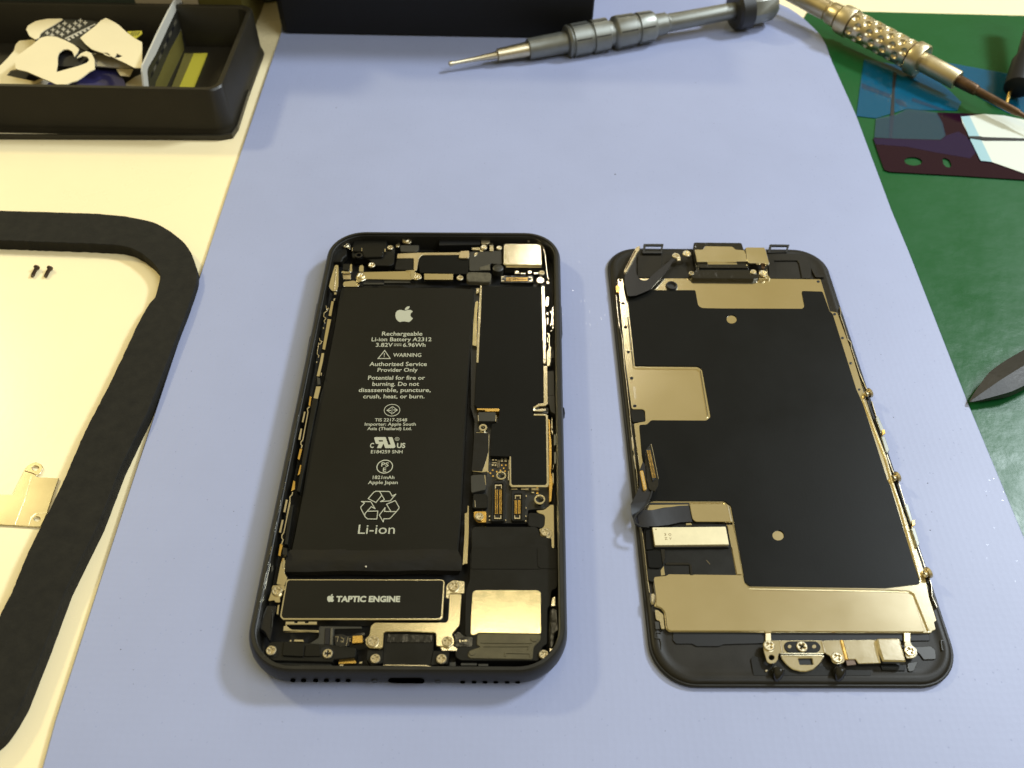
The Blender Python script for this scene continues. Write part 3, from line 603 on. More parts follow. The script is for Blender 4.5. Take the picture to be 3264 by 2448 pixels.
# ---- bottom left
ant = poly('antenna_module', A6((225, 1190), (300, 1090), (440, 1082), (700, 1100), (1040, 1125), (1300, 1160), (1312, 1185), (1300, 1275), (1040, 1300), (1030, 1330), (330, 1312), (235, 1250)), 4.5, 2.8, 'plastic', phone, r=8, ch=0.15)
poly('raised_plate', A6((460, 1085), (700, 1105), (690, 1262), (440, 1250)), 4.9, 0.5, 'wrap', ant, r=4)
poly('raised_plate', A6((715, 1130), (880, 1125), (895, 1260), (700, 1262)), 4.75, 0.4, 'wrap', ant, r=4)
poly('screw_well', [A6(p)[0] for p in ell(965, 1210, 82, 68, 26)], 4.56, 0.2, 'floor', ant)
poly('lower_ledge', A6((340, 1330), (1020, 1345), (1010, 1390), (500, 1365), (380, 1350)), 3.6, 1.5, 'grey', phone, r=4)
poly('antenna_flex', A6((250, 650), (365, 655), (372, 690), (330, 800), (320, 930), (290, 1080), (215, 970), (160, 945), (200, 760)), 4.5, 1.6, 'gloss', phone, r=8, ch=0.35, smooth=True)
many('foil_crease', [A6((258, 680), (264, 682), (215, 810), (209, 806)), A6((326, 740), (334, 742), (322, 920), (314, 918)), A6((296, 690), (345, 735), (318, 740))], 4.58, 0.1, 'grey', phone, r=0)
poly('motor_bracket', A6((325, 425), (455, 422), (472, 432), (468, 470), (440, 500), (440, 545), (412, 565), (418, 600), (412, 628), (352, 624), (345, 600), (272, 612), (300, 530)), 4.7, 0.6, 'satin', phone, r=5)
poly('side_plate', A6((415, 190), (440, 100), (492, 105), (470, 280), (500, 330), (498, 350), (470, 430), (370, 415)), 4.2, 0.6, 'satin', phone, r=4)
poly('slot_rim', A6((448, 130), (485, 120), (468, 225), (442, 225)), 4.35, 0.2, 'nickel', phone, r=4)
poly('side_plate', A6((385, 660), (410, 650), (395, 770), (370, 765)), 4.2, 0.6, 'satin', phone, r=2)
poly('spring_comb', A6((480, 850), (582, 850), (584, 868), (616, 868), (618, 850), (708, 850), (710, 868), (744, 868), (748, 850), (850, 850), (850, 886), (475, 886)), 4.3, 0.8, 'nickel', phone)
poly('lower_frame', A6((455, 905), (490, 895), (530, 930), (560, 945), (840, 950), (865, 975), (865, 960), (450, 960)), 3.9, 0.6, 'nickel', phone)
poly('flex_board', A6((870, 905), (1375, 910), (1380, 935), (1050, 940), (1045, 1160), (760, 1110), (870, 1040)), 3.5, 0.5, 'grey', phone, r=5)
poly('ribbon', A6((945, 930), (1000, 925), (990, 1125), (935, 1120)), 3.75, 0.2, 'flex', phone)
poly('ribbon_edge', A6((1008, 925), (1035, 925), (1030, 1125), (1000, 1125)), 3.8, 0.2, 'softfoam', phone)
chipb = poly('potted_board', A6((1040, 1000), (1150, 990), (1220, 1020), (1330, 975), (1420, 975), (1425, 1020), (1260, 1040), (1220, 1150), (1060, 1160)), 3.9, 0.8, 'gloss', phone, r=10, ch=0.2)
for q in (((1065, 1030), (1100, 1030), (1085, 1090)), ((1130, 1030), (1145, 1050), (1165, 1055), (1150, 1085)), ((1215, 1030), (1205, 1080), (1190, 1140)), ((1125, 1075), (1140, 1095), (1165, 1080))):
    stroke('trace', A6(*q), 1.4, 3.98, 0.05, 'steel', chipb)
poly('gold_contact', A6((1265, 1018), (1385, 1012), (1390, 1100), (1260, 1108)), 4.3, 0.8, 'gold', phone, r=2)
poly('gold_contact', A6((1110, 1290), (1290, 1292), (1318, 1330), (1300, 1345), (1095, 1352)), 3.6, 0.6, 'gold', phone, r=3)
poly('gold_contact', A6((580, 1060), (690, 1062), (700, 1092), (575, 1090)), 3.6, 0.6, 'nickel', phone, r=2)
many('small_parts', [A6((1110, 1355), (1160, 1355), (1160, 1375), (1115, 1375)), A6((1345, 1325), (1385, 1320), (1380, 1345), (1345, 1350)), A6((530, 1065), (550, 1065), (548, 1090), (528, 1090)), A6((1225, 1050), (1250, 1050), (1250, 1060), (1225, 1060)), A6((1225, 1075), (1250, 1075), (1250, 1085), (1225, 1085))], 4.0, 0.6, 'steel', phone)
many('small_parts', [A7((440, 1365), (505, 1360), (505, 1405), (440, 1405)), A7((560, 1370), (730, 1370), (730, 1398), (560, 1398)), A7((745, 1380), (850, 1380), (850, 1405), (745, 1405))], 3.9, 1.0, 'grey', phone)
# ---- left wall hardware
ZO = 1.5
poly('corner_bracket', AL((455, 20), (480, -60), (525, -60), (525, 180), (505, 255), (440, 250), (405, 205), (428, 110)), 4.8, 1.4, 'nickel', phone, r=5)
poly('bracket_ridge', AL((486, -40), (497, -40), (478, 235), (466, 235)), 5.05, 0.3, 'steel', phone)
many('rail_segment', [AL((438, 375), (468, 378), (437, 555), (403, 550)), AL((392, 590), (436, 595), (362, 960), (328, 950))], 4.4, 0.9, 'satin', phone)
many('rail_segment', [AL((320, 1000), (352, 1000), (335, 1110), (296, 1280), (260, 1275), (300, 1100)), AL((255, 1400), (312, 1400), (275, 1550), (222, 1540))], 4.2, 0.9, 'nickel', phone)
poly('rail_pad', AL((262, 1285), (300, 1300), (305, 1375), (270, 1380)), 4.2, 0.9, 'grey', phone)
for q in (((375, 430), (380, 470), (402, 462), (385, 490), (350, 520), (345, 560), (372, 580), (350, 615), (362, 640)), ((295, 820), (300, 850), (325, 860), (305, 890), (285, 880), (280, 930), (272, 960), (268, 1010), (288, 1030), (280, 1055))):
    stroke('wire_spring', AL(*q), 2.6, 4.2, 0.4, 'steel', phone)
many('key_contact', [AL((335, 690), (350, 690), (345, 710), (335, 710)), AL((255, 1098), (270, 1100), (265, 1120), (255, 1118)), AL((470, 270), (500, 270), (498, 295), (472, 295)), AL((465, 345), (485, 340), (478, 368), (462, 368)), AL((310, 1235), (325, 1235), (320, 1270), (308, 1268))], 4.6, 0.5, 'steel', phone)
many('latch_plate', [AM((285, 255), (308, 258), (277, 400), (255, 395)), AM((240, 480), (262, 480), (237, 632), (208, 625)), AM((45, 1415), (72, 1425), (37, 1590), (10, 1585)), AN((322, 235), (348, 235), (312, 410), (285, 400))], 4.5, 1.0, 'steel', phone)
for q, vv in ((((360, 190), (330, 220), (338, 268), (270, 628), (245, 660), (245, 690), (260, 705), (250, 740)), AM), (((135, 1320), (130, 1350), (100, 1385), (100, 1430), (55, 1659)), AM), (((435, 0), (350, 405), (325, 440), (325, 475), (342, 500), (320, 560)), AN)):
    stroke('latch_wire', vv(*q), 3.4, 4.4, 0.5, 'steel', phone)
many('latch_contact', [AM((362, 50), (385, 60), (368, 190), (345, 170)), AM((230, 745), (262, 755), (225, 900), (200, 880)), AM((145, 1165), (170, 1180), (165, 1280), (115, 1310)), AN((300, 550), (338, 560), (305, 720), (275, 705)), AM((235, 960), (258, 965), (235, 1080), (200, 1100))], 4.0, 0.7, 'gold', phone)
poly('wall_liner', AM((405, 85), (465, 80), (470, 100), (230, 1320), (190, 1310), (380, 200)), 4.2, 1.6, 'plastic', phone, ch=0.1)
poly('wall_liner', AN((420, 60), (480, 30), (400, 560), (360, 560)), 4.2, 1.6, 'plastic', phone, ch=0.1)
poly('rail_pin', AN((335, 600), (395, 605), (398, 700), (330, 700)), 4.4, 1.0, 'gloss', phone, r=4)
poly('reflective_chip', AN((185, 850), (205, 830), (208, 870), (185, 925)), 5.0, 0.5, 'grey', phone)
# ---- top of the body
ZO = 0.0
poly('camera_housing', A1((590, 330), (1150, 300), (1150, 390), (1275, 400), (1255, 690), (1190, 720), (960, 715), (830, 600), (598, 600)), 4.3, 2.5, 'plastic', phone, r=8, ch=0.15)
poly('camera_cap', A1((640, 312), (1140, 300), (1142, 440), (1100, 480), (1090, 578), (775, 588), (765, 500), (605, 490), (605, 400)), 5.0, 1.0, 'wrap', phone, r=10, ch=0.2)
up_lathe('camera_boss', P(*A1((705, 555))[0], 5.1), [(1.1, 5.1), (0.7, 5.15), (0.6, 4.5), (1.2, 4.4)], 'gloss', phone)
many('cap_clip', [A1((598, 440), (612, 440), (610, 490), (598, 490)), A1((745, 440), (760, 440), (758, 490), (745, 490)), A1((1105, 455), (1130, 460), (1125, 500), (1105, 500))], 5.15, 0.4, 'steel', phone)
poly('corner_cover', A1((330, 420), (440, 400), (520, 460), (515, 560), (460, 590), (440, 650), (260, 660), (280, 540)), 4.6, 2.0, 'plastic', phone, r=10, ch=0.3)
for c_, r_, v_, z_ in (((495, 392), 52, A1, 5.2), ((1195, 430), 48, A1, 5.0), ((905, 703), 55, A1, 4.9), ((1440, 300), 55, A1, 5.4), ((735, 868), 62, A1, 5.5), ((1640, 892), 50, A1, 5.3), ((325, 905), 54, A2, 4.9), ((938, 435), 44, A2, 4.9), ((1603, 825), 48, A2, 4.7), ((700, 425), 52, A2, 5.1), ((1400, 318), 24, A2, 5.0)):
    screw(v_(c_)[0], v_.l(r_), z_, phone, rot=random.random())
poly('screw_lug', A1((540, 350), (582, 405), (570, 460), (520, 440)), 4.9, 0.5, 'nickel', phone, r=3)
poly('screw_lug', A1((1375, 270), (1530, 285), (1530, 350), (1480, 375), (1385, 350)), 5.0, 0.8, 'brass', phone, r=5)
poly('screw_lug', A1((1285, 385), (1345, 355), (1350, 400), (1330, 430), (1285, 425)), 4.7, 0.5, 'nickel', phone, r=3)
poly('screw_lug', A1((708, 745), (725, 712), (775, 712), (785, 745), (780, 812), (705, 810)), 5.0, 0.5, 'nickel', phone, r=3)
poly('screw_lug', A2((650, 290), (785, 285), (800, 345), (760, 380), (660, 385)), 5.0, 0.8, 'brass', phone, r=5)
poly('screw_lug', A2((790, 365), (852, 365), (852, 490), (790, 490), (785, 450)), 4.8, 0.6, 'nickel', phone, r=3)
poly('screw_lug', A2((508, 435), (640, 430), (640, 470), (690, 475), (690, 500), (640, 500), (630, 475), (510, 470)), 4.6, 0.5, 'nickel', phone, r=3)
poly('screw_lug', A2((540, 535), (575, 508), (612, 515), (590, 555), (550, 575)), 4.6, 0.5, 'nickel', phone, r=3)
cb = poly('camera_bracket', A1((662, 880), (690, 830), (800, 818), (1550, 800), (1600, 828), (1672, 848), (1690, 890), (1640, 940), (1560, 935), (820, 925), (760, 960), (690, 968), (660, 940)), 5.1, 0.6, 'satin', phone, r=6, ch=0.12)
poly('raised_fold', A1((1430, 795), (1570, 785), (1592, 815), (1575, 930), (1520, 925), (1515, 810)), 5.4, 0.4, 'nickel', cb, r=4)
poly('bracket_foot', A1((460, 970), (640, 950), (725, 1010), (700, 1045), (455, 1045)), 4.2, 0.8, 'nickel', phone, r=6)
poly('bracket_foot', A1((435, 805), (560, 795), (565, 700), (600, 690), (605, 800), (580, 825), (430, 830)), 4.4, 0.5, 'nickel', phone, r=3)
poly('bracket_foot', A1((445, 835), (580, 830), (580, 930), (460, 930)), 3.7, 0.5, 'brass', phone, r=3)
poly('wireless_chip', A1((460, 690), (560, 690), (555, 790), (450, 780)), 4.8, 1.5, 'plastic', phone, r=4)
poly('black_shim', A1((1100, 955), (1510, 955), (1510, 988), (1100, 988)), 4.5, 0.8, 'grey', phone)
poly('black_shim', A1((780, 985), (1095, 985), (1095, 1012), (770, 1012)), 4.4, 0.6, 'grey', phone)
poly('nickel_bar', A1((1727, 843), (2185, 849), (2180, 938), (1727, 936)), 5.0, 1.0, 'satin', phone, r=2, ch=0.06)
poly('bar_frame', A1((1310, 532), (1600, 516), (2300, 510), (2306, 548), (1695, 553), (1645, 600), (1612, 795), (1562, 790), (1565, 600), (1300, 604)), 4.4, 0.5, 'brass', phone, r=4)
poly('front_panel', A1((1690, 562), (2400, 556)) + A2((470, 600), (455, 850), (225, 850), (225, 838), (0, 838)) + A1((1900, 832), (1660, 832), (1640, 700), (1650, 610)), 4.3, 1.0, 'graphite', phone, r=4)
poly('front_panel', A1((1300, 620), (1555, 605), (1550, 790), (1270, 780)), 4.2, 1.0, 'plastic', phone, r=4)
poly('connector_pad', A2((330, 490), (470, 485), (470, 575), (455, 600), (305, 598), (310, 560)), 4.9, 0.8, 'brass', phone, r=4)
poly('sensor_strip', A1((1350, 400), (1650, 400), (1640, 480), (1600, 505), (1360, 500)), 4.7, 1.0, 'grey', phone, r=4)
flexc = poly('camera_flex', A2((470, 500), (640, 500), (760, 495), (975, 480), (985, 700), (850, 690), (820, 680), (800, 690), (790, 790), (620, 800), (470, 800)), 4.4, 0.8, 'grey', phone, r=6)
poly('silver_label', A2((630, 745), (790, 695), (800, 790), (630, 785)), 4.55, 0.2, 'softfoam', phone, r=2)
poly('foam_block', A2((425, 850), (460, 815), (790, 825), (815, 850), (808, 950), (780, 975), (430, 965)), 5.0, 1.4, 'softfoam', phone, r=8, ch=0.2)
up_lathe('rubber_plug', P(*A2((920, 755))[0], 5.0), [(1.55, 5.0), (1.3, 5.15), (0.01, 5.15), (0.01, 3.0), (1.6, 3.0)], 'grey', phone)
camr = poly('rear_camera', A2((1000, 400), (1030, 372), (1575, 375), (1600, 400), (1612, 690), (1600, 712), (1030, 705), (998, 680)), 5.4, 3.2, 'nickel', phone, r=7, ch=0.25, smooth=True)
poly('camera_skirt', A2((1035, 712), (1610, 715), (1600, 745), (1045, 745)), 4.7, 1.5, 'nickel', phone, r=3)
con = poly('display_connector', A2((960, 875), (1475, 875), (1480, 985), (955, 985)), 4.2, 0.8, 'gloss', phone, r=3)
many('end_latch', [A2((968, 885), (1020, 885), (1020, 900), (985, 902), (985, 948), (1022, 950), (1022, 965), (975, 965)), A2((1395, 895), (1450, 895), (1460, 910), (1460, 965), (1398, 965), (1398, 950), (1440, 948), (1440, 912), (1395, 910))], 4.4, 0.3, 'steel', con)
many('contact_pins', [A2((1048 + k * 19, yy), (1058 + k * 19, yy), (1058 + k * 19, yy + 24), (1048 + k * 19, yy + 24)) for k in range(18) for yy in (902, 936)], 4.35, 0.2, 'gold', con, ch=0.02)
poly('clamp', A2((1515, 940), (1535, 910), (1555, 905), (1570, 890), (1600, 892), (1612, 910), (1645, 925), (1640, 975), (1610, 992), (1535, 988)), 4.9, 0.8, 'steel', phone, r=4)
poly('clamp', A2((1675, 960), (1730, 960), (1728, 1005), (1670, 1000)), 4.6, 0.8, 'steel', phone, r=4)
many('small_parts', [A2((1185, 800), (1248, 800), (1245, 845), (1185, 845)), A2((1385, 800), (1448, 800), (1445, 845), (1385, 845)), A2((1275, 830), (1350, 830), (1350, 850), (1275, 850)), A2((1480, 825), (1545, 825), (1545, 850), (1480, 850))], 4.2, 0.8, 'nickel', phone)
stroke('antenna_wire', A2((1520, 335), (1580, 370), (1630, 430), (1660, 560), (1678, 760), (1695, 900), (1720, 930)), 2.6, 5.2, 0.6, 'steel', phone)
poly('top_wall', A2((0, 290), (640, 290), (640, 390), (0, 400)) , 4.9, 2.5, 'floor', phone, ch=0.05)

# ================================================================== LOOSE SCREEN
disp = thing('phone_screen', 'detached phone screen lying face down, showing its metal backing and black sheet', 'screen', (62, 141, 0))
quadB = [P(1929.6, 792.8, 0.8), P(2618.6, 797.2, 0.8), P(3077.5, 2192.2, 0.8), P(2080.9, 2190.7, 0.8)]
WB, LB = 67.0, 138.2
ringmesh('glass', quadB, WB, LB, 9.6, [(0.5, 0.0), (0.05, 0.25), (0.0, 0.9), (0.25, 1.15)], 'case', disp, True)
ringmesh('bezel_frame', quadB, WB, LB, 9.6, [(0.5, 1.1), (0.7, 1.45), (1.3, 1.72), (2.2, 1.75), (2.6, 1.6), (4.0, 1.55)], 'bezel', disp, True)
plate = poly('backing_plate', N((1968, 889), (2036, 886.5), (2216.6, 887.4), (2373.6, 888), (2418, 888), (2426, 880), (2440, 882), (2451, 888), (2616, 890), (2626, 923), (2646, 992), (2669, 995.7), (2711, 1110), (2752, 1246), (2796, 1380), (2839, 1507), (2893, 1665), (2946, 1820), (2962, 1905), (2985.7, 1978), (2977.6, 1983), (2983, 2007), (2973, 2010), (2967.6, 2017.5), (2902, 2017.5), (2880, 2017.5), (2459, 2016), (2440, 2016), (2350, 2014.6), (2134, 2014), (2122.5, 2005), (2116, 1952), (2106, 1939.5), (2084, 1932), (2090, 1915), (2080.8, 1846), (2086, 1836), (2096, 1834), (2064, 1640), (2050, 1595), (2043, 1550), (2039, 1499), (2020, 1350), (2057, 1342), (2055, 1309), (2048.5, 1304), (2017, 1304), (2012, 1298), (1994, 1163), (1979, 1000)), 2.2, 0.5, 'satin', disp, r=3, ch=0.08)
holesB = [[B3(p)[0] for p in ell(1447, 62, 60, 52, 26)], [B4(p)[0] for p in ell(1846, 1128, 68, 60, 26)]]
sheetB = N((1999, 905), (2036, 923.6), (2074, 924.5), (2216.6, 924.5), (2225.6, 974), (2238, 981.5), (2300, 982.7), (2558.6, 983.7), (2564.6, 975), (2555.6, 927), (2622, 929), (2645, 993), (2654, 999), (2729.6, 1240), (2752, 1290), (2829, 1530), (2839, 1550), (2933, 1860), (2824.7, 1873), (2389.6, 1867), (2373, 1853), (2370.7, 1831), (2330, 1611.6), (2308, 1596), (2072, 1595), (2049, 1470), (2045.8, 1450), (2037.6, 1354), (2062, 1352.6), (2075.6, 1339), (2252, 1340), (2265.5, 1328), (2238, 1176), (2224.8, 1166.8), (2024, 1165), (2006, 1000), (1999, 931))
poly('graphite_sheet', sheetB, 2.45, 0.2, 'graphite', disp, r=5, holes=holesB, ch=0.04)
for i_, (path, wd) in enumerate((([(2001.5, 1010), (2019, 1166), (2024, 1171), (2222, 1173), (2232, 1181), (2256, 1328)], 4.0), ([(2072, 1601), (2306, 1602), (2324, 1615), (2350, 1740), (2366, 1838), (2374, 1860), (2388, 1872), (2824, 1880), (2900, 1883), (2915, 1892), (2962, 2010)], 4.2))):
    stroke('stamped_ridge', path, wd, 2.62 + 0.01 * i_, 0.45, 'nickel', disp, ch=0.18)
many('rivet_holes', [[v(p)[0] for p in ell(x, y, rx, ry, 14)] for v, x, y, rx, ry in ((B1, 318, 793, 26, 20), (B1, 365, 1198, 32, 22), (B1, 410, 1617, 30, 22), (B3, 200, 157, 19, 15), (B3, 234, 450, 20, 15), (B3, 270, 758, 21, 17), (B3, 307, 1083, 22, 18), (B8, 27, 323, 17, 13), (B8, 200, 668, 17, 14), (B8, 283, 920, 16, 14), (B8, 370, 1187, 16, 14), (B8, 460, 1465, 15, 12), (B6, 325, 728, 30, 28))], 2.22, 0.05, 'floor', disp, ch=0)
poly('slot', B3((285, 862), (300, 852), (318, 855), (328, 990), (315, 1003), (300, 998)), 2.24, 0.1, 'whitefilm' if False else 'steel', disp, r=2, ch=0.02)
poly('notch', B3((262, 1128), (395, 1128), (415, 1145), (428, 1268), (285, 1275), (262, 1200)), 2.27, 0.5, 'plastic', disp, r=3)
# corner of the lower plate and cable clip
poly('corner_clip', B6((262, 640), (310, 650), (345, 680), (372, 700), (392, 890), (345, 885), (325, 785), (290, 775), (275, 750)), 2.3, 0.3, 'nickel', disp, r=4)
poly('corner_block', B6((262, 790), (320, 795), (330, 890), (275, 895)), 2.1, 0.5, 'grey', disp, r=3)
stroke('corner_wire', B6((345, 935), (270, 935), (268, 1000), (330, 1010), (345, 1060), (345, 1140)), 2.2, 1.9, 0.3, 'grey', disp)
# raised lower cover: left part of the metal stands a little higher
poly('lower_cover', N((2085, 1838), (2124, 1834), (2131, 1829), (2369, 1832), (2375, 1860), (2390, 1876), (2400, 1880), (2822, 1886), (2895, 1889), (2912, 1902), (2948, 2014), (2461, 2012.5), (2461, 2016), (2438, 2016), (2438, 2012), (2350, 2011), (2136, 2010.5), (2126, 2003), (2120, 1951), (2108, 1937), (2090, 1930), (2092, 1912), (2083, 1848)), 2.55, 0.3, 'satin', disp, r=4, ch=0.12)
# recess and lower-left parts
poly('cable_bed', B4((262, 1065), (300, 1010), (700, 960), (860, 970), (1240, 1000), (1355, 1600), (470, 1600), (370, 1680), (320, 1659), (270, 1200)), 2.5, 0.6, 'plastic', disp, r=5)
poly('bed_plate', B4((1246, 1002), (1310, 1008), (1430, 1588), (1362, 1588)), 2.6, 0.3, 'satin', disp)
poly('touch_chip_tab', B4((802, 757), (1240, 758), (1268, 775), (1312, 968), (875, 966), (838, 935), (822, 860)), 3.2, 0.5, 'satin', disp, r=5, ch=0.1)
poly('tab_fold', B4((1240, 768), (1266, 775), (1312, 975), (1282, 965)), 3.35, 0.3, 'steel', disp, r=2)
drv = poly('driver_chip', B4((366, 1035), (1228, 1026), (1268, 1236), (398, 1246)), 3.7, 1.2, 'label', disp, r=2, ch=0.08)
VS, FS = [], []
def bt2(s, a, b, cap, z): addm(*text_verts(s, B4(a)[0], B4(b)[0], B4.l(cap), z, 0.01))
bt2('3', (507, 1133), (530, 1133), 28, 3.72); bt2('O', (558, 1133), (590, 1133), 28, 3.72); bt2('Z', (513, 1180), (545, 1180), 28, 3.72); bt2('V', (567, 1180), (595, 1180), 28, 3.72)
flat([B4((398, 1052), (416, 1052), (418, 1064), (400, 1064))], 3.72)
link('lettering', VS, FS, 'etch', drv); VS, FS = [], []
poly('chip_base', B4((372, 1248), (1262, 1240), (1268, 1272), (400, 1280)), 2.9, 0.5, 'floor', disp)
many('flex_block', [B4((300, 1305), (462, 1308), (485, 1490), (455, 1512), (325, 1508)), B4((285, 1075), (360, 1050), (385, 1290), (295, 1300))], 2.9, 0.6, 'graphite', disp, r=6)
poly('flex_block', B4((515, 1455), (545, 1445), (785, 1448), (830, 1475), (850, 1590), (812, 1590), (800, 1475), (520, 1475)), 2.75, 0.3, 'gloss', disp)
poly('glue_bead', B4((462, 1290), (515, 1290), (520, 1400), (490, 1480), (478, 1400)), 3.0, 0.5, 'gloss', disp, r=3)
many('plate_window', [B4((462, 1540), (500, 1485), (516, 1595), (468, 1600)), B4((806, 1475), (830, 1490), (848, 1590), (822, 1590)), B4((760, 985), (820, 983), (836, 1005), (762, 1008)), B4((320, 770), (790, 765), (790, 780), (500, 805), (350, 838), (270, 838), (285, 800))], 2.62, 0.2, 'satin', disp)
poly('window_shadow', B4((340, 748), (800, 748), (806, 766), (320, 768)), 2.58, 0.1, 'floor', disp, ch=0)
stroke('scratch', B4((1000, 1420), (1045, 1470)), 0.9, 2.53, 0.02, 'etch', disp, ch=0)
# ---- ribbons
cable = ribbon('display_cable', [B4((160, 930))[0] + (3.0,), B4((182, 860))[0] + (3.9,), B4((260, 830))[0] + (4.0,), B4((360, 832))[0] + (3.7,), B4((500, 808))[0] + (3.3,), B4((680, 782))[0] + (3.0,), B4((805, 778))[0] + (2.9,)],
       [B4((170, 975))[0] + (3.0,), B4((215, 1010))[0] + (3.6,), B4((300, 1022))[0] + (3.8,), B4((420, 1022))[0] + (3.6,), B4((560, 1005))[0] + (3.2,), B4((700, 975))[0] + (3.0,), B4((835, 968))[0] + (2.9,)], 0.14, 'flex', disp)
ribbon('cable_fold', [B4((113, 760))[0] + (4.5,), B4((122, 880))[0] + (4.2,), B4((150, 960))[0] + (3.6,)], [B4((330, 722))[0] + (4.5,), B4((258, 815))[0] + (4.2,), B4((175, 900))[0] + (3.6,)], 0.14, 'flex', disp)
ribbon('cable_fold', [B4((222, 545))[0] + (4.5,), B4((165, 665))[0] + (4.6,), B4((113, 762))[0] + (4.5,)], [B4((372, 560))[0] + (4.5,), B4((352, 660))[0] + (4.6,), B4((330, 724))[0] + (4.5,)], 0.14, 'flex', disp)
stroke('cable_edge', B4((370, 590), (345, 670), (315, 740), (240, 830), (180, 880), (155, 930), (170, 985), (230, 1018), (330, 1030)), 5.2, 4.9, 0.4, 'floor', disp)
ha = poly('cable_connector', B4((350, 45), (372, 130), (438, 460), (440, 540), (400, 612), (330, 590), (300, 480), (285, 130), (320, 90)), 5.0, 0.5, 'gloss', disp, r=4)
poly('metal_shell', B4((288, 118), (345, 104), (412, 452), (368, 492)), 5.4, 0.5, 'knob', ha, r=5)
many('contact_pins', [B4((300 + k * 3.05 + dx, 132 + k * 14.8), (318 + k * 3.05 + dx, 130 + k * 14.8), (320 + k * 3.05 + dx, 137 + k * 14.8), (302 + k * 3.05 + dx, 139 + k * 14.8)) for k in range(22) for dx in (0, 25)], 5.55, 0.2, 'gold', ha, ch=0.01)
stroke('shell_edge', B4((352, 55), (375, 150), (437, 465)), 1.8, 5.2, 0.3, 'steel', ha)
hb = poly('cable_connector', B4((258, 255), (285, 300), (335, 520), (335, 610), (250, 610), (216, 560), (214, 365)), 4.6, 0.5, 'flex', disp, r=4)
poly('metal_shell', B4((215, 368), (262, 362), (306, 588), (262, 606)), 5.0, 0.5, 'gold', hb, r=5)
many('contact_pins', [B4((228 + k * 2.9, 382 + k * 14.0), (254 + k * 2.9, 380 + k * 14.0), (256 + k * 2.9, 387 + k * 14.0), (230 + k * 2.9, 389 + k * 14.0)) for k in range(15)], 5.15, 0.2, 'brass', hb, ch=0.01)
sf = poly('sensor_cable', B1((592, 250), (600, 330), (585, 640), (640, 750), (705, 800), (790, 788), (955, 640), (1210, 425), (1310, 362), (1385, 345), (1240, 470), (1150, 620), (1040, 750), (850, 955), (600, 1060), (450, 1075), (425, 1000), (385, 800), (395, 650), (430, 640)),
     3.6, 0.16, 'flex', disp, r=6, ch=0.04)
cs = poly('sensor_connector', B1((590, 215), (640, 190), (665, 190), (655, 260), (620, 290), (430, 640), (395, 660), (375, 630)), 4.4, 0.8, 'brass', disp, r=3)
poly('connector_slot', B1((575, 265), (590, 275), (420, 600), (405, 592)), 4.5, 0.1, 'tip', cs, ch=0.02)
# ---- ear speaker
ear = poly('ear_speaker', N((2212, 772), (2364, 773.5), (2371, 795), (2386, 836), (2388, 862), (2420, 872), (2418, 884), (2405, 888), (2210, 886), (2196, 870), (2218, 862), (2216, 838), (2208, 800)), 3.4, 1.6, 'gloss', disp, r=4, ch=0.15)
poly('speaker_plate', N((2213, 795), (2240, 795), (2247, 784), (2335, 785.5), (2345, 795), (2373, 797), (2386, 832), (2221, 834)), 4.6, 0.6, 'nickel', disp, r=3, ch=0.12)
poly('speaker_frame', B1((1650, 470), (2212, 470)) + B2((425, 440), (440, 520), (0, 520)) + B1((1710, 570)), 3.9, 0.8, 'gloss', disp, r=4)
poly('speaker_grille', N((2255, 837), (2349, 838), (2350, 842), (2256, 842)), 4.05, 0.2, 'nickel', disp)
poly('camera_shield', B2((375, 205), (400, 188), (690, 192), (712, 240), (765, 430), (768, 462), (700, 460), (690, 440), (440, 440), (400, 380)), 4.9, 0.8, 'nickel', disp, r=4, ch=0.15)
poly('shield_leg', B2((635, 455), (700, 462), (690, 535), (640, 530)), 4.0, 0.4, 'tip', disp)
poly('shield_leg', B2((600, 540), (735, 540), (745, 640), (790, 690), (590, 690)), 2.9, 0.6, 'nickel', disp, r=4)
for c_, r_, v_, z_ in (((1300, 352), 68, B1, 4.0), ((1490, 312), 74, B1, 4.2), ((1570, 660), 46, B1, 3.6), ((512, 578), 50, B2, 3.8), ((668, 598), 66, B2, 3.9)):
    screw(v_(c_)[0], v_.l(r_), z_, disp, rot=random.random())
poly('screw_lug', B1((1310, 400), (1380, 370), (1385, 440), (1315, 445)), 3.4, 0.5, 'brass', disp, r=2)
cR = P(*B1((1225, 872))[0], 3.0); up_lathe('camera_ring', cR, [(1.75, 2.6), (1.6, 2.95), (1.25, 3.0), (1.1, 2.7), (0.9, 2.4), (0.01, 2.42), (0.01, 2.2), (1.8, 2.2)], 'knob', disp)
for hk in (([(705, 312), (728, 148), (1082, 148), (1050, 312)], [(748, 280), (768, 182), (1040, 182), (1022, 280)], B1), ([(738, 275), (772, 142), (1092, 145), (1050, 268)], [(780, 262), (805, 172), (1050, 174), (1022, 262)], B2)):
    poly('top_hook', hk[2](*hk[0]), 2.4, 0.5, 'knob', disp, holes=[hk[2](*hk[1])], r=2, ch=0.08)
poly('camera_cutout', B2((740, 275), (1250, 300), (1400, 400), (1440, 560), (1440, 690), (760, 690)), 2.0, 0.4, 'bezel', disp, holes=[B2((842, 402), (1215, 402), (1240, 440), (1290, 690), (885, 690))], r=6, ch=0.12)
poly('corner_rib', B2((1455, 510), (1480, 510), (1520, 640), (1640, 650), (1640, 670), (1510, 670), (1440, 540)), 2.2, 0.5, 'bezel', disp, r=3)
poly('sensor_cover', B1((620, 360), (1040, 360), (1040, 740), (620, 740)), 1.9, 0.3, 'bezel', disp, r=4)
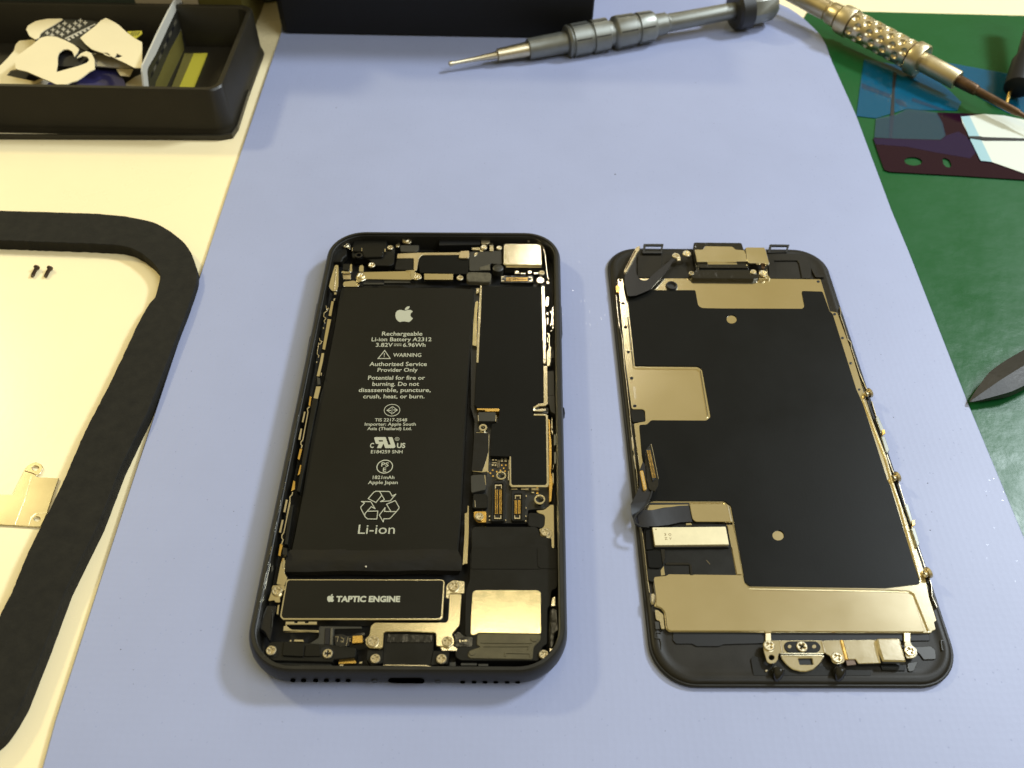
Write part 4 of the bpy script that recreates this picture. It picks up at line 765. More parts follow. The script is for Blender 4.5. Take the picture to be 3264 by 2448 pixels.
# ---- left edge metal
stroke('edge_wire', B1((240, 1050), (265, 1300), (300, 1659)) + B3((110, 40), (160, 300), (185, 600), (245, 1130), (270, 1400), (300, 1640)) + B10((330, 650), (350, 900)), 2.2, 2.1, 0.6, 'steel', disp)
stroke('edge_wire', B4((240, 1035), (275, 1300), (312, 1650)) + B6((200, 430),), 3.0, 2.1, 0.6, 'steel', disp)
for q_ in ([B3((165, 425), (178, 428), (190, 580), (178, 585)), B10((255, 190), (275, 150), (300, 320), (290, 360), (272, 350)), B10((282, 430), (298, 390), (325, 590), (312, 605))]): poly('edge_spring', q_, 2.3, 0.6, 'steel', disp)
poly('edge_clip', B1((235, 880), (290, 880), (310, 930), (300, 1010), (240, 1000)), 2.7, 0.6, 'gold', disp, r=4)
poly('edge_clip', B6((205, 430), (262, 430), (275, 500), (262, 560), (235, 580), (208, 540)), 3.0, 1.2, 'steel', disp, r=5, ch=0.3)
# ---- right edge: rail, springs, bosses
stroke('edge_rail', B5((152, 252), (205, 390), (300, 640), (345, 800), (400, 970), (440, 1120), (500, 1340), (530, 1450)), 6.0, 2.7, 0.8, 'nickel', disp, ch=0.12)
stroke('edge_groove', B5((178, 262), (235, 420), (290, 590), (375, 810), (440, 1010), (520, 1270), (580, 1470)), 5.0, 2.3, 0.3, 'floor', disp)
stroke('edge_wire', B8((256, 595), (268, 640), (262, 680), (290, 760), (345, 935), (375, 970), (378, 1020), (470, 1300), (545, 1470)), 2.0, 2.4, 0.6, 'steel', disp)
stroke('edge_wire', B5((205, 265), (237, 372), (300, 600), (345, 730), (385, 810), (425, 945), (510, 1225), (560, 1370), (600, 1480)) + B9((1500, 0), (1590, 200)), 2.4, 2.4, 0.7, 'steel', disp)
for q_ in ([B5((232, 375), (240, 362), (252, 370), (290, 460), (282, 485), (268, 478)), B5((268, 500), (290, 495), (322, 590), (310, 612), (300, 605)), B5((423, 955), (437, 942), (449, 955), (478, 1060), (465, 1078)), B5((466, 1105), (490, 1100), (523, 1210), (507, 1232))]): poly('edge_spring', q_, 2.9, 1.0, 'gunmetal', disp, r=2, ch=0.12)
many('spring_tip', [B5((272, 455), (292, 455), (296, 480), (276, 490)), B5((470, 1055), (490, 1050), (493, 1085), (472, 1090))], 3.1, 0.6, 'gold', disp, r=2)
for c_ in ((183, 215), (365, 770), (570, 1405)):
    q = P(*B5(c_)[0], 3.0)
    lathe('screw_boss', q + Vector((-0.9, -0.3, -0.2)), q + Vector((0.9, 0.3, 0.2)), [(0, 0.5), (0.25, 0.85), (0.9, 0.75), (1.0, 1.25), (1.5, 1.35), (1.75, 1.1), (1.8, 0.6), (1.65, 0.45)], 'brass', disp, n=24)
# ---- button bracket at the bottom
poly('link_tab', B7((285, 528), (340, 528), (345, 612), (285, 612)), 2.3, 0.5, 'brass', disp); poly('link_tab', B7((1680, 528), (1745, 528), (1745, 620), (1682, 620)), 2.3, 0.5, 'brass', disp)
poly('button_disc', B7((428, 745), (450, 790), (500, 850), (560, 895), (640, 916), (700, 917), (770, 895), (830, 845), (880, 765), (880, 742)), 2.5, 0.6, 'nickel', disp, holes=[B7((615, 785), (752, 782), (765, 845), (632, 845))], r=4, hr=2, ch=0.15)
poly('flex_window', B7((610, 780), (760, 778), (772, 850), (625, 850)), 2.0, 0.3, 'floor', disp)
hb_ = poly('button_bracket', B7((258, 640), (275, 605), (430, 603), (860, 603), (885, 732), (440, 730), (418, 738), (410, 800), (385, 832), (340, 840), (302, 822), (270, 720)), 3.2, 0.4, 'nickel', disp, r=4, holes=[[B7(p)[0] for p in ell(347, 775, 28, 26, 20)]], ch=0.1)
poly('bracket_fold', B7((425, 605), (440, 605), (462, 730), (445, 730)), 3.35, 0.3, 'steel', hb_)
poly('black_insulator', B7((470, 640), (510, 612), (800, 612), (840, 655), (838, 700), (800, 727), (515, 725), (480, 690)), 3.45, 0.3, 'plastic', hb_, r=8)
many('pin_hole', [[B7(p)[0] for p in ell(528, 665, 20, 19, 16)], [B7(p)[0] for p in ell(775, 665, 22, 20, 16)]], 3.5, 0.1, 'nickel', hb_)
poly('cover_plate', B7((860, 605), (1045, 600), (1090, 795), (1075, 830), (1010, 846), (960, 825), (938, 760), (886, 732)), 3.2, 0.4, 'nickel', disp, r=5, ch=0.1)
poly('bracket_fold', B7((846, 606), (862, 606), (896, 730), (880, 732)), 3.45, 0.4, 'steel', hb_)
poly('bracket_fold', B7((1040, 600), (1066, 600), (1118, 795), (1092, 798)), 3.5, 0.4, 'gold', disp)
poly('cover_plate', B7((1064, 600), (1385, 597), (1440, 832), (1222, 838), (1192, 792), (1116, 795)), 3.0, 0.4, 'nickel', disp, r=3, ch=0.1)
poly('bracket_fold', B7((1383, 597), (1394, 597), (1448, 828), (1436, 834)), 3.15, 0.3, 'steel', disp)
poly('connector_cover', B7((1408, 582), (1632, 580), (1652, 640), (1704, 815), (1472, 812), (1430, 690)), 4.0, 1.2, 'nickel', disp, r=3, ch=0.3)
poly('bracket_ear', B7((1684, 612), (1745, 612), (1762, 652), (1812, 692), (1816, 748), (1782, 782), (1706, 786), (1690, 720)), 3.0, 0.4, 'nickel', disp, r=5, ch=0.1)
for c_, r_, z_ in (((322, 655), 56, 3.6), ((655, 664), 56, 3.8), ((1008, 775), 56, 3.6), ((1742, 707), 56, 3.4)): screw(B7(c_)[0], B7.l(r_), z_, disp, rot=random.random())
poly('flex_tail', B7((1090, 795), (1190, 790), (1200, 850), (1105, 860)), 2.6, 0.3, 'screwdark', disp)
many('dark_patch', [B7((135, 790), (160, 762), (1100, 900), (1345, 905), (1350, 960), (165, 960)), B7((1440, 850), (1690, 850), (1695, 910), (1460, 905))], 1.82, 0.1, 'grey' if False else 'plastic', disp, r=4)
for x in (410, 1030):
    q = P(*B7((x, 925))[0], 2.6); lathe('bottom_hook', q + Vector((0.3, 1.0, 0.4)), q + Vector((-0.4, -1.2, -0.8)), [(0, 0.9), (0.3, 1.25), (1.0, 1.35), (2.2, 1.0), (3.0, 0.4)], 'gloss', disp, n=20)
poly('solder_spot', [B7(p)[0] for p in ell(295, 908, 14, 12, 12)], 2.1, 0.3, 'steel', disp)
poly('tape_corner', B9((1140, 900), (1480, 880), (1560, 960), (1570, 1110), (1350, 1120), (1290, 1030)), 1.85, 0.1, 'grey', disp, r=5)
poly('tape_corner', B9((1060, 1180), (1250, 1150), (1180, 1320), (1080, 1330)), 1.85, 0.1, 'grey', disp, r=5)
stroke('corner_wire', B9((1700, 780), (1660, 780), (1680, 940), (1700, 950)), 3.0, 2.0, 0.4, 'grey', disp)
poly('lower_recess', N((2146, 2010), (2960, 2014), (2965, 2042), (2600, 2046), (2306, 2054), (2292, 2060), (2220, 2060), (2206, 2052), (2155, 2052), (2144, 2040)), 1.8, 0.1, 'floor', disp, r=4)

# ================================================================== FOAM FRAME with screws and plate
Zf = 2.2
fr = N((-500, 655), (0, 670.5), (307, 680), (398, 688), (445, 697), (495, 708), (542, 736), (586, 770), (611, 806), (626, 853), (630, 889), (615, 936), (593, 998), (555, 1095), (505, 1225), (470, 1313), (384, 1490), (316, 1666), (211, 1877), (135, 2080), (68, 2246), (38, 2298), (0, 2355), (-60, 2400), (-500, 2420),
       (-500, 2250), (-140, 2230), (-90, 2180), (0, 1960), (38, 1885), (90, 1757), (196, 1546), (271, 1373), (357, 1207), (405, 1106), (434, 1041), (466, 983), (477, 965), (495, 947), (503, 915), (511, 886), (506, 860), (485, 835), (452, 808), (416, 790), (383, 782), (289, 776), (0, 766), (-500, 752))
fr = fillet(fr, 28)
fr2 = []
for i in range(len(fr)):                                   # rough hand-cut edge
    a, b = fr[i], fr[(i + 1) % len(fr)]; d = math.dist(a, b); n = max(1, int(d / 12)) if d < 700 else 1
    for k in range(n):
        t = k / n; j = (0.35 if i < len(fr) * 0.52 else 0.9) if k else 0.15; fr2.append((a[0] * (1 - t) + b[0] * t + random.uniform(-j, j), a[1] * (1 - t) + b[1] * t + random.uniform(-j, j)))
ff = poly('foam_frame', fr2, Zf, 3.7, 'foam', ch=0.15)
tag(ff, 'rounded black foam frame with a rough cut inner edge, lying on the cream table', 'frame')
def tiny_screw(head, tip, label):
    a, b = P(*L1(head)[0], -0.7), P(*L1(tip)[0], -1.1); ln = (b - a).length
    t = thing('loose_screw', label, 'screw', (a.x, a.y, ZT), 'loose screws inside the foam frame')
    ax = (b - a).normalized()
    lathe('head', a - ax * 0.5, b, [(0, 0.5), (0.1, 0.85), (0.5, 0.9), (0.75, 0.62)], 'screwdark', t, n=20)
    lathe('shank', a, b, [(0.2, 0.6), (0.4, 0.5)] + [(0.4 + 0.14 * k, 0.55 if k % 2 else 0.44) for k in range(1, int((ln - 0.4) / 0.14))] + [(ln + 0.2, 0.4)], 'screwdark', t, n=16)
tiny_screw((322, 700), (285, 775), 'tiny dark screw lying on the cream table, farther from the foam corner')
tiny_screw((438, 706), (401, 778), 'tiny dark screw lying on the cream table, nearer the foam corner')
pl = poly('metal_shield_plate', L2((-120, 627), (-120, 500), (0, 500), (52, 500), (60, 485), (75, 455), (103, 400), (113, 380), (128, 368), (152, 362), (175, 372), (182, 385), (172, 410), (152, 422), (165, 426), (250, 430), (235, 470), (200, 575), (188, 605), (172, 636), (150, 637), (0, 628)), -1.0, 0.35, 'satin', r=3, holes=[[L2(p)[0] for p in ell(150, 388, 15, 10, 18)], [L2(p)[0] for p in ell(157, 604, 13, 10, 18)]], ch=0.1)
tag(pl, 'bent metal shield plate with two screw holes, against the foam frame', 'plate')
stroke('crease', L2((133, 420), (105, 520), (62, 628)), 2.2, -0.94, 0.2, 'steel', pl)
stroke('crease', L2((200, 578), (150, 580), (132, 595), (120, 632)), 2.6, -0.93, 0.2, 'steel', pl)
stroke('crease', L2((106, 400), (135, 408), (155, 418)), 2.6, -0.92, 0.2, 'tip', pl)

# ================================================================== TRAY
H = 16.0; bx = P(755, 437, ZT)
tray = thing('parts_tray', 'open black plastic tray holding paper scraps, at the far left', 'tray', (-170, 300, ZT))
yF, yB = bx.y, 329.0; xR, xL = -99.3, -330.0
def traybody():
    vs, fs = [], []
    prof = [(0.0, ZT, 7), (0.3, -0.2, 7), (0.9, 0.6, 6), (1.2, H - 0.6, 5), (1.6, H, 5), (3.0, H, 4), (3.5, H - 0.5, 4), (5.5, 0.8, 3)]
    k = 0
    for d, z, R in prof:
        w_, l_ = (xR - xL) - 2 * d, (yB - yF) - 2 * d; pts = rr(w_, l_, R, 8); k = len(pts); cx, cy = (xR + xL) / 2, (yF + yB) / 2
        vs += [Vector((cx + a, cy + b, z)) for a, b in pts]
    for j in range(len(prof) - 1):
        for i in range(k): i2 = (i + 1) % k; fs.append((j * k + i, j * k + i2, (j + 1) * k + i2, (j + 1) * k + i))
    fs.append(tuple(range(k))); fs.append(tuple((len(prof) - 1) * k + i for i in range(k)))
    link('tray_shell', vs, fs, 'tray', tray, smooth=True)
traybody()
stroke('base_lip', [(-300, 428), (0, 428), (500, 430), (700, 431), (738, 425), (755, 400), (768, 360), (792, 285)], 4, 0.4, 1.9, 'tray', tray)
def paper(name, pts, z, m, label, cat, holes=(), th=0.35, r=2, tilt=0.0, group=None):
    o = poly(name, pts, z, th, m, r=r, holes=holes, ch=0)
    tag(o, label, cat, group); return o
G = 'paper scraps piled in the tray'
HEART = [(885, 1125), (905, 1000), (905, 880), (925, 830), (970, 790), (1040, 768), (1100, 775), (1145, 805), (1155, 860), (1150, 885), (1175, 880), (1215, 820), (1235, 770), (1330, 800), (1290, 830), (1205, 890), (1195, 905), (1250, 880), (1330, 870), (1385, 900), (1395, 945), (1360, 985), (1240, 1030), (1100, 1070)]
paper('paper_scrap', T1((-120, 1010), (0, 1030), (110, 920), (215, 800), (245, 700), (300, 640), (500, 620), (700, 700), (760, 1200), (540, 1330), (490, 1445), (340, 1430), (160, 1370), (-120, 1290)), 7.0, 'paper', 'cream paper scrap with a small cut loop, lowest at the left of the pile', 'paper', holes=[T1((100, 1180), (170, 1100), (270, 1085), (420, 1120), (560, 1180), (650, 1220), (540, 1275), (300, 1225))], group=G)
paper('paper_scrap', T1((215, 915), (330, 830), (520, 690), (640, 590), (740, 565), (880, 575), (1010, 625), (1160, 700), (1235, 765), (1215, 820), (1160, 885), (1155, 850), (1130, 800), (1060, 768), (990, 775), (925, 825), (903, 890), (903, 1000), (880, 1130), (1060, 1080), (1240, 1030), (1360, 985), (1398, 940), (1370, 890), (1290, 870), (1200, 905), (1260, 840), (1350, 800), (1430, 830), (1480, 930), (1485, 1080), (1400, 1120), (1280, 1215), (1200, 1265), (1110, 1290), (1050, 1320), (880, 1320), (760, 1265), (650, 1220), (560, 1180), (420, 1120), (270, 1085), (240, 1060), (240, 1000)), 12.8, 'paper', 'cream paper scrap with a heart shape cut out, on top of the pile', 'paper', group=G)
paper('card_piece', T1((905, 800), (980, 770), (1240, 760), (1400, 860), (1400, 960), (1250, 1035), (900, 1040)), 11.0, 'card', 'dark card seen through the heart cutout', 'card')
paper('paper_scrap', T1((410, 460), (440, 400), (560, 330), (740, 295), (960, 292), (985, 300), (860, 380), (700, 470), (635, 520), (610, 590), (550, 615), (460, 560)), 12.4, 'paper', 'crescent shaped cream paper scrap at the back of the pile', 'paper', group=G)
paper('paper_scrap', T1((1255, 590), (1370, 500), (1500, 400), (1580, 320), (1660, 280), (1780, 340), (1860, 390), (1990, 510), (2110, 600), (2225, 660), (2225, 1060), (2100, 1060), (1960, 985), (1810, 915), (1740, 880), (1620, 830), (1560, 815), (1440, 770), (1340, 690)), 13.4, 'paper', 'large cream paper scrap next to the white divider', 'paper', group=G, holes=[T1((1790, 905), (1830, 835), (1920, 880), (1850, 905)), T1((1600, 825), (1680, 825), (1730, 860), (1720, 885), (1650, 860))])
paper('paper_scrap', T1((1430, 830), (1500, 830), (1760, 910), (1900, 970), (2050, 1050), (1900, 1062), (1490, 1030), (1480, 930)), 8.4, 'paper2', 'narrow pointed paper scrap under the large one, above the navy card', 'paper', group=G)
paper('paper_scrap', T1((1820, 1080), (2085, 1080), (2030, 1190), (1885, 1180)), 8.0, 'paper', 'small cream paper tab right of the navy card', 'paper', group=G)
paper('paper_scrap', T1((1970, 1300), (2120, 1200), (2240, 1150), (2260, 1480), (1990, 1480)), 4.0, 'paper', 'cream paper lying on the tray floor beside the white divider', 'paper', group=G)
paper('navy_card', T1((600, 1480), (700, 1330), (860, 1200), (1300, 1050), (1820, 1060), (1890, 1180), (1950, 1270), (1975, 1400), (1960, 1500)), 6.2, 'navy', 'rounded navy blue card under the paper scraps', 'card')
paper('paper_scrap', T1((500, 1440), (560, 1330), (660, 1240), (780, 1260), (700, 1340), (620, 1450)), 6.8, 'paper2', 'grey white paper sliver left of the navy card', 'paper', group=G)
star = paper('patterned_card', T1((640, 530), (830, 420), (1000, 300), (1250, 300), (1420, 320), (1540, 345), (1480, 420), (1380, 500), (1260, 590), (1330, 680), (1420, 760), (1340, 800), (1180, 700), (1010, 620), (880, 575), (740, 565), (640, 590)), 11.8, 'screwdark' if False else 'grey', 'dark grey card printed with white crosses and a striped border', 'card')
def cross(cx, cy, s=34):
    k = s * 0.22; return T1((cx - k, cy - s), (cx + k, cy - s), (cx + k, cy - k), (cx + s, cy - k), (cx + s, cy + k), (cx + k, cy + k), (cx + k, cy + s), (cx - k, cy + s), (cx - k, cy + k), (cx - s, cy + k), (cx - s, cy - k), (cx - k, cy - k))
many('printed_crosses', [cross(x, y) for x, y in ((740, 515), (830, 465), (925, 410), (1015, 365), (900, 500), (995, 455), (1090, 410), (1180, 365), (970, 540), (1065, 495), (1155, 450), (1245, 402), (1335, 355), (815, 548), (1260, 322))], 11.9, 0.05, 'paper2', star, ch=0)
many('printed_border', [T1((1010, 600), (1490, 370), (1500, 380), (1025, 612))] + [T1((1045 + 62 * k, 612 - 34 * k), (1080 + 62 * k, 596 - 34 * k), (1110 + 62 * k, 620 - 34 * k), (1076 + 62 * k, 640 - 34 * k)) for k in range(6)], 11.92, 0.05, 'paper2', star, ch=0)
# divider: upright sheet with a patterned face and yellow lining
xd = P(*T2((780, 740))[0], 1.5).x
div = thing('card_divider', 'upright white edged divider with patterned face and yellow lining, in the black tray', 'divider', (xd, 290, 0.8))
def upface(name, pts, m, off=0.0, th=0.6):
    q = [PX(x, y, xd + off) for x, y in pts]; n = len(q); vs = q + [p - Vector((th, 0, 0)) for p in q]
    tr = tessellate_polygon([[Vector((p.y, p.z, 0)) for p in q]])
    fs = [tuple(t) for t in tr] + [tuple(n + i for i in reversed(t)) for t in tr] + [(i, (i + 1) % n, n + (i + 1) % n, n + i) for i in range(n)]
    return link(name, vs, fs, m, div)
upface('white_edge', T2((700, 0), (610, 160), (450, 480), (270, 870), (245, 920), (240, 1010), (275, 1330), (425, 1330), (700, 860), (830, 740), (800, 20), (720, -60)), 'whiteframe')
upface('patterned_face', T2((775, 30), (650, 290), (430, 770), (330, 940), (312, 1010), (345, 1330), (420, 1330), (520, 960), (640, 700), (780, 420), (800, 100)), 'grey', 0.15, 0.1)
pat = [T2((722 - 36 * k, 240 + 80 * k), (758 - 36 * k, 190 + 80 * k), (758 - 36 * k, 245 + 80 * k), (722 - 36 * k, 300 + 80 * k)) for k in range(11)]
for i_, q_ in enumerate(pat[1:]): upface('motif', q_, 'card' if i_ % 2 else 'softfoam', 0.25, 0.08)
upface('yellow_lining', T2((790, 420), (640, 690), (520, 960), (425, 1180), (415, 1330), (700, 1330), (780, 1000), (835, 745), (815, 600)), 'olive', 0.3, 0.1)
upface('side_strip', T2((800, 20), (840, 160), (875, 480), (860, 620), (830, 690), (800, 500)), 'softfoam' if False else 'grey', 0.35, 0.1)
yl = poly('yellow_sheet', T2((690, 1330), (660, 1250), (770, 950), (840, 755), (1155, 748), (925, 1330)), 1.6, 0.5, 'yellow', ch=0)
tag(yl, 'bright yellow folded sheet flap on the tray floor right of the divider', 'sheet')
poly('fold_band', T2((690, 1328), (640, 1250), (760, 950), (830, 757), (960, 752), (710, 1328)), 1.9, 0.2, 'olive', yl, ch=0)
ys = poly('striped_tag', T1((1985, 490), (2220, 482), (2225, 520), (2120, 605), (2090, 600)), 12.0, 0.3, 'yellow', ch=0)
tag(ys, 'small yellow tag with dark stripes behind the paper scraps', 'tag')
many('stripe', [T1((2030 + 38 * k, 560 - 4 * k), (2075 + 36 * k, 490), (2085 + 36 * k, 490), (2042 + 38 * k, 566 - 4 * k)) for k in range(4)], 12.1, 0.05, 'grey', ys, ch=0)
# things behind the tray
def block(name, pts, z0, z1, m, label, cat, r=0):
    """a solid standing on z0: footprint traced at its foot"""
    q = [P(x, y, z0) for x, y in fillet(pts, r)]; top = [Vector((p.x, p.y, z1)) for p in q]
    vs, fs = slab([top], z1 - z0, 0.3); o = link(name, vs, fs, m); tag(o, label, cat); return o
block('beige_tub', N((438, 50), (452, 60), (560, 62), (640, 60), (640, -40), (420, -40)), ZT, 24, 'beige', 'beige plastic tub behind the black tray', 'tub', r=6) if False else None
def backwall(name, x0, x1, ybot, y, zt, m, label, cat, depth=14, taper=0.0):
    a, b = PY(x0, ybot, y), PY(x1, ybot, y); zb = min(a.z, b.z)
    vs = [Vector((a.x, y, ZT)), Vector((b.x, y, ZT)), Vector((b.x, y + depth, ZT)), Vector((a.x, y + depth, ZT)), Vector((a.x - taper, y, zt)), Vector((b.x + taper, y, zt)), Vector((b.x + taper, y + depth, zt)), Vector((a.x - taper, y + depth, zt))]
    fs = [(0, 1, 2, 3), (4, 5, 6, 7), (0, 1, 5, 4), (1, 2, 6, 5), (2, 3, 7, 6), (3, 0, 4, 7)]
    o = link(name, vs, fs, m); tag(o, label, cat); return o
backwall('beige_tub', 455, 640, 60, 333.5, 60, 'beige', 'beige plastic tub standing behind the black tray', 'tub', 30, 4)
backwall('storage_box', -300, 436, 20, 333.5, 30, 'greenbox', 'dull green box behind the black tray, far left', 'box', 40)
backwall('olive_box', 646, 782, 60, 333.5, 50, 'olive', 'olive yellow box behind the tray beside the beige tub', 'box', 30)
ci = P(835, 38, ZT); lathe('round_container', Vector((ci.x, ci.y + 14, ZT)), Vector((ci.x, ci.y + 14, 60)), [(0, 5.0), (0.5, 7.0), (58, 8.5), (60, 8.0)], 'greenbox')
tag(bpy.data.objects['round_container'], 'round grey green container behind the tray, left of the black box', 'container')

# ================================================================== BLACK BOX
y0 = P(1300, 116, 0).y
a_, b_ = PY(897, 108, y0), PY(1885, 112, y0)
def bigbox():
    xs0, xs1 = a_.x, b_.x; r = 2.5; fp = [(xs0 + r, y0), (xs1 - 0.6, y0), (xs1, y0 + 0.6), (xs1, y0 + 60), (xs0, y0 + 60), (xs0, y0 + r), (xs0 + r * 0.3, y0 + r * 0.3)]
    vs = []
    for z, g in ((0.02, 0.8), (0.8, 0), (46, -0.4), (46.6, 0.3)):
        cx, cy = (xs0 + xs1) / 2, y0 + 30
        for x, y in fp: vs.append(Vector((x - g * (1 if x > cx else -1), y - g * (1 if y > cy else -1), z)))
    n = len(fp); fs = [tuple(range(n)), tuple(3 * n + i for i in range(n))] + [(j * n + i, j * n + (i + 1) % n, (j + 1) * n + (i + 1) % n, (j + 1) * n + i) for j in range(3) for i in range(n)]
    o = link('black_box', vs, fs, 'card'); tag(o, 'plain matte black box standing on the far end of the blue mat', 'box')
bigbox()

# ================================================================== SCREWDRIVER
def along(p0, p1, stations, view):
    """stations (x_px, radius_px) measured along the drawn axis -> (mm from p0, mm radius)"""
    ax = p1 - p0; L = ax.length; out = []
    def proj(p): d = p - cam_pos; k = F / d.dot(fw); return PW / 2 + d.dot(rt) * k
    x0, x1 = proj(p0), proj(p1)
    for x, r in stations:
        px = view.x + x / view.k; lo, hi = -0.3, 1.6
        for _ in range(40):
            mid = (lo + hi) / 2
            if (proj(p0 + ax * mid) < px) == (x1 > x0): lo = mid
            else: hi = mid
        t = lo; out.append((t * L, (r / view.k) / pxmm(p0 + ax * t)))
    return out
sp0 = P(*S1((775, 251))[0], 3.0); sp1 = P(*S1((1965, 28))[0], 7.6)
sd = thing('screwdriver', 'grey metal precision screwdriver with a stepped grip, lying by the black box', 'screwdriver', (sp0.x + 60, sp0.y + 15, 0))
def seg(name, st, m, n=40, dim=None): return lathe(name, sp0, sp1, along(sp0, sp1, st, S1), m, sd, n, dim)
seg('bit', [(775, 7), (778, 10), (790, 10), (797, 7), (890, 10), (960, 14), (970, 16)], 'screw', 24)
seg('chuck', [(962, 16), (966, 24), (1000, 25), (1084, 29), (1088, 24)], 'screw', 30)
seg('front_sleeve', [(1084, 30), (1086, 39), (1092, 40), (1232, 42), (1240, 46)], 'gunmetal')
grip = seg('grip', [(1232, 46), (1236, 60), (1243, 64), (1248, 58), (1252, 58), (1256, 64), (1318, 64), (1322, 57), (1330, 57), (1334, 64), (1392, 63), (1398, 50), (1414, 48), (1422, 61), (1430, 64), (1497, 61), (1501, 54), (1509, 54), (1513, 60), (1566, 58), (1576, 52), (1580, 40)], 'gunmetal', 44)
seg('neck', [(1572, 42), (1580, 42), (1622, 41), (1627, 36), (1636, 33)], 'gunmetal')
seg('shaft_body', [(1630, 32), (1636, 34), (1892, 31), (1900, 30)], 'gunmetal')
seg('knob_disc', [(1888, 20), (1890, 66), (1900, 76), (1945, 76), (1950, 60)], 'knob')
seg('swivel_cap', [(1944, 50), (1947, 64), (1960, 66), (2030, 62), (2046, 50), (2048, 10)], 'gunmetal', 8)
def grooves():
    st = along(sp0, sp1, [(1258, 64.6), (1316, 64.6), (1336, 64.4), (1390, 63.6), (1432, 64.6), (1495, 61.8), (1515, 60.8), (1564, 58.8)], S1)
    ax = (sp1 - sp0).normalized(); s = ax.cross(Vector((0, 0, 1))).normalized(); u = s.cross(ax); vs, fs = [], []
    for i in range(0, 8, 2):
        (t0, r0), (t1, r1) = st[i], st[i + 1]
        for k in range(6):
            a = k * math.pi / 3 + 0.5; e1 = s * math.cos(a) + u * math.sin(a); e2 = -s * math.sin(a) + u * math.cos(a); b = len(vs)
            for t, r in ((t0, r0), (t1, r1)):
                for q in (-0.22, 0.22): vs.append(sp0 + ax * t + e1 * (r * 0.985) + e2 * q); vs.append(sp0 + ax * t + e1 * (r + 0.02) + e2 * q)
            fs += [(b, b + 1, b + 5, b + 4), (b + 2, b + 3, b + 7, b + 6), (b + 1, b + 3, b + 7, b + 5), (b, b + 2, b + 3, b + 1), (b + 4, b + 6, b + 7, b + 5)]
    link('grip_grooves', vs, fs, 'knob', sd)
grooves()

# ================================================================== SOLDERING IRON
ip0 = P(*R2((250, 22))[0], 9.0); ip1 = P(*R2((2170, 1048))[0], 4.6)
iron = thing('soldering_iron', 'champagne metal soldering handpiece with dimpled grip and brown tip, over the green mat', 'soldering iron', ((ip0.x + ip1.x) / 2, (ip0.y + ip1.y) / 2, ZG))
def iseg(name, st, m, n=44, dim=None): return lathe(name, ip0, ip1, along(ip0, ip1, st, R2), m, iron, n, dim)
iseg('rear_tube', [(-420, 84), (380, 88), (402, 88), (408, 74), (424, 74)], 'brass')
iseg('collar', [(424, 92), (430, 98), (505, 104), (512, 80), (524, 80)], 'brass')
iseg('collar', [(520, 100), (526, 126), (560, 132), (618, 134), (628, 128), (630, 110)], 'brass')
gst = along(ip0, ip1, [(640, 122), (1165, 126)], R2); g0, gr0 = gst[0]; g1, gr1 = gst[1]
NR = 6; rows = 10
def dimp(t, a, r):
    pitch = (g1 - g0) / rows; best = 0.0
    for k in range(rows):
        tc_ = g0 + pitch * (k + 0.5)
        if abs(t - tc_) > 1.6: continue
        ph = (k % 2) * math.pi / NR; da = (a - ph + math.pi / NR) % (2 * math.pi / NR) - math.pi / NR
        d2 = (t - tc_) ** 2 + (da * r) ** 2; rad = 1.38
        if d2 < rad * rad: best = max(best, 0.95 * (1 - d2 / rad / rad) ** 0.6)
    return r - best
iseg('dimple_groove', [(626, 112), (642, 112)], 'tip')
prof = [(g0 + (g1 - g0) * i / 110, gr0 + (gr1 - gr0) * i / 110) for i in range(111)]
lathe('grip', ip0, ip1, prof, 'brass', iron, 180, dimp)
iseg('dimple_groove', [(1158, 112), (1182, 112)], 'tip')
iseg('front_ring', [(1176, 120), (1182, 144), (1190, 148), (1262, 148), (1274, 140), (1280, 118), (1278, 86)], 'brass')
iseg('front_sleeve', [(1274, 84), (1300, 86), (1588, 86), (1597, 82), (1598, 50)], 'brass')
iseg('tip_barrel', [(1592, 50), (1610, 54), (1760, 50), (1776, 46), (1782, 38), (1960, 36), (2150, 32), (2165, 30)], 'tip', 28)
iseg('tip_point', [(2160, 24), (2260, 14), (2380, 4)], 'tip', 20)
np0 = P(3207, 336, -0.2); np1 = P(3262, 130, 12.0)
pick = thing('nozzle_tool', 'black handled tool with a thin brass pin, at the right edge by the iron', 'tool', (np0.x, np0.y, ZG))
ax_ = (np1 - np0); Ln = ax_.length
kk = pxmm(P(3230, 290, 3))
e0 = (P(3222, 290, 3.6) - np0).length
lathe('pin', np0, P(3231, 250, 5.0), [(0, 5 / kk), (e0 + 2, 6 / kk)], 'gold', pick, n=16)
lathe('handle', P(3244, 283, 4.6), P(3292, 110, 12), [(0, 34 / kk), (0.6, 42 / kk), (14, 40 / kk), (17, 30 / kk), (60, 30 / kk)], 'card', pick, n=28)

# ================================================================== FILMS ON THE GREEN MAT
f1 = poly('blue_film', R1((960, 462), (1180, 500), (1440, 560), (1620, 700), (1722, 800), (1690, 866), (1400, 862), (1300, 850), (1052, 925), (900, 908), (925, 700)), ZG + 0.30, 0.12, 'bluefilm', ch=0)
tag(f1, 'translucent blue film square on the green mat under the soldering grip', 'film')
many('reflection_streak', [R1((940, 650), (1180, 745), (1185, 775), (940, 690)), R1((1340, 765), (1600, 860), (1560, 868), (1330, 790)), R1((1205, 770), (1270, 790), (1300, 840), (1240, 825), (1205, 800))], ZG + 0.34, 0.02, 'greyfilm', f1, ch=0)  # pale overlays imitate reflection streaks on the film
f2 = poly('blue_film', R1((1600, 488), (2230, 602), (2260, 900), (2100, 890), (1980, 830), (1720, 680), (1620, 590)), ZG + 0.22, 0.1, 'bluefilm', ch=0)
tag(f2, 'darker blue film strip behind the brown soldering tip', 'film')
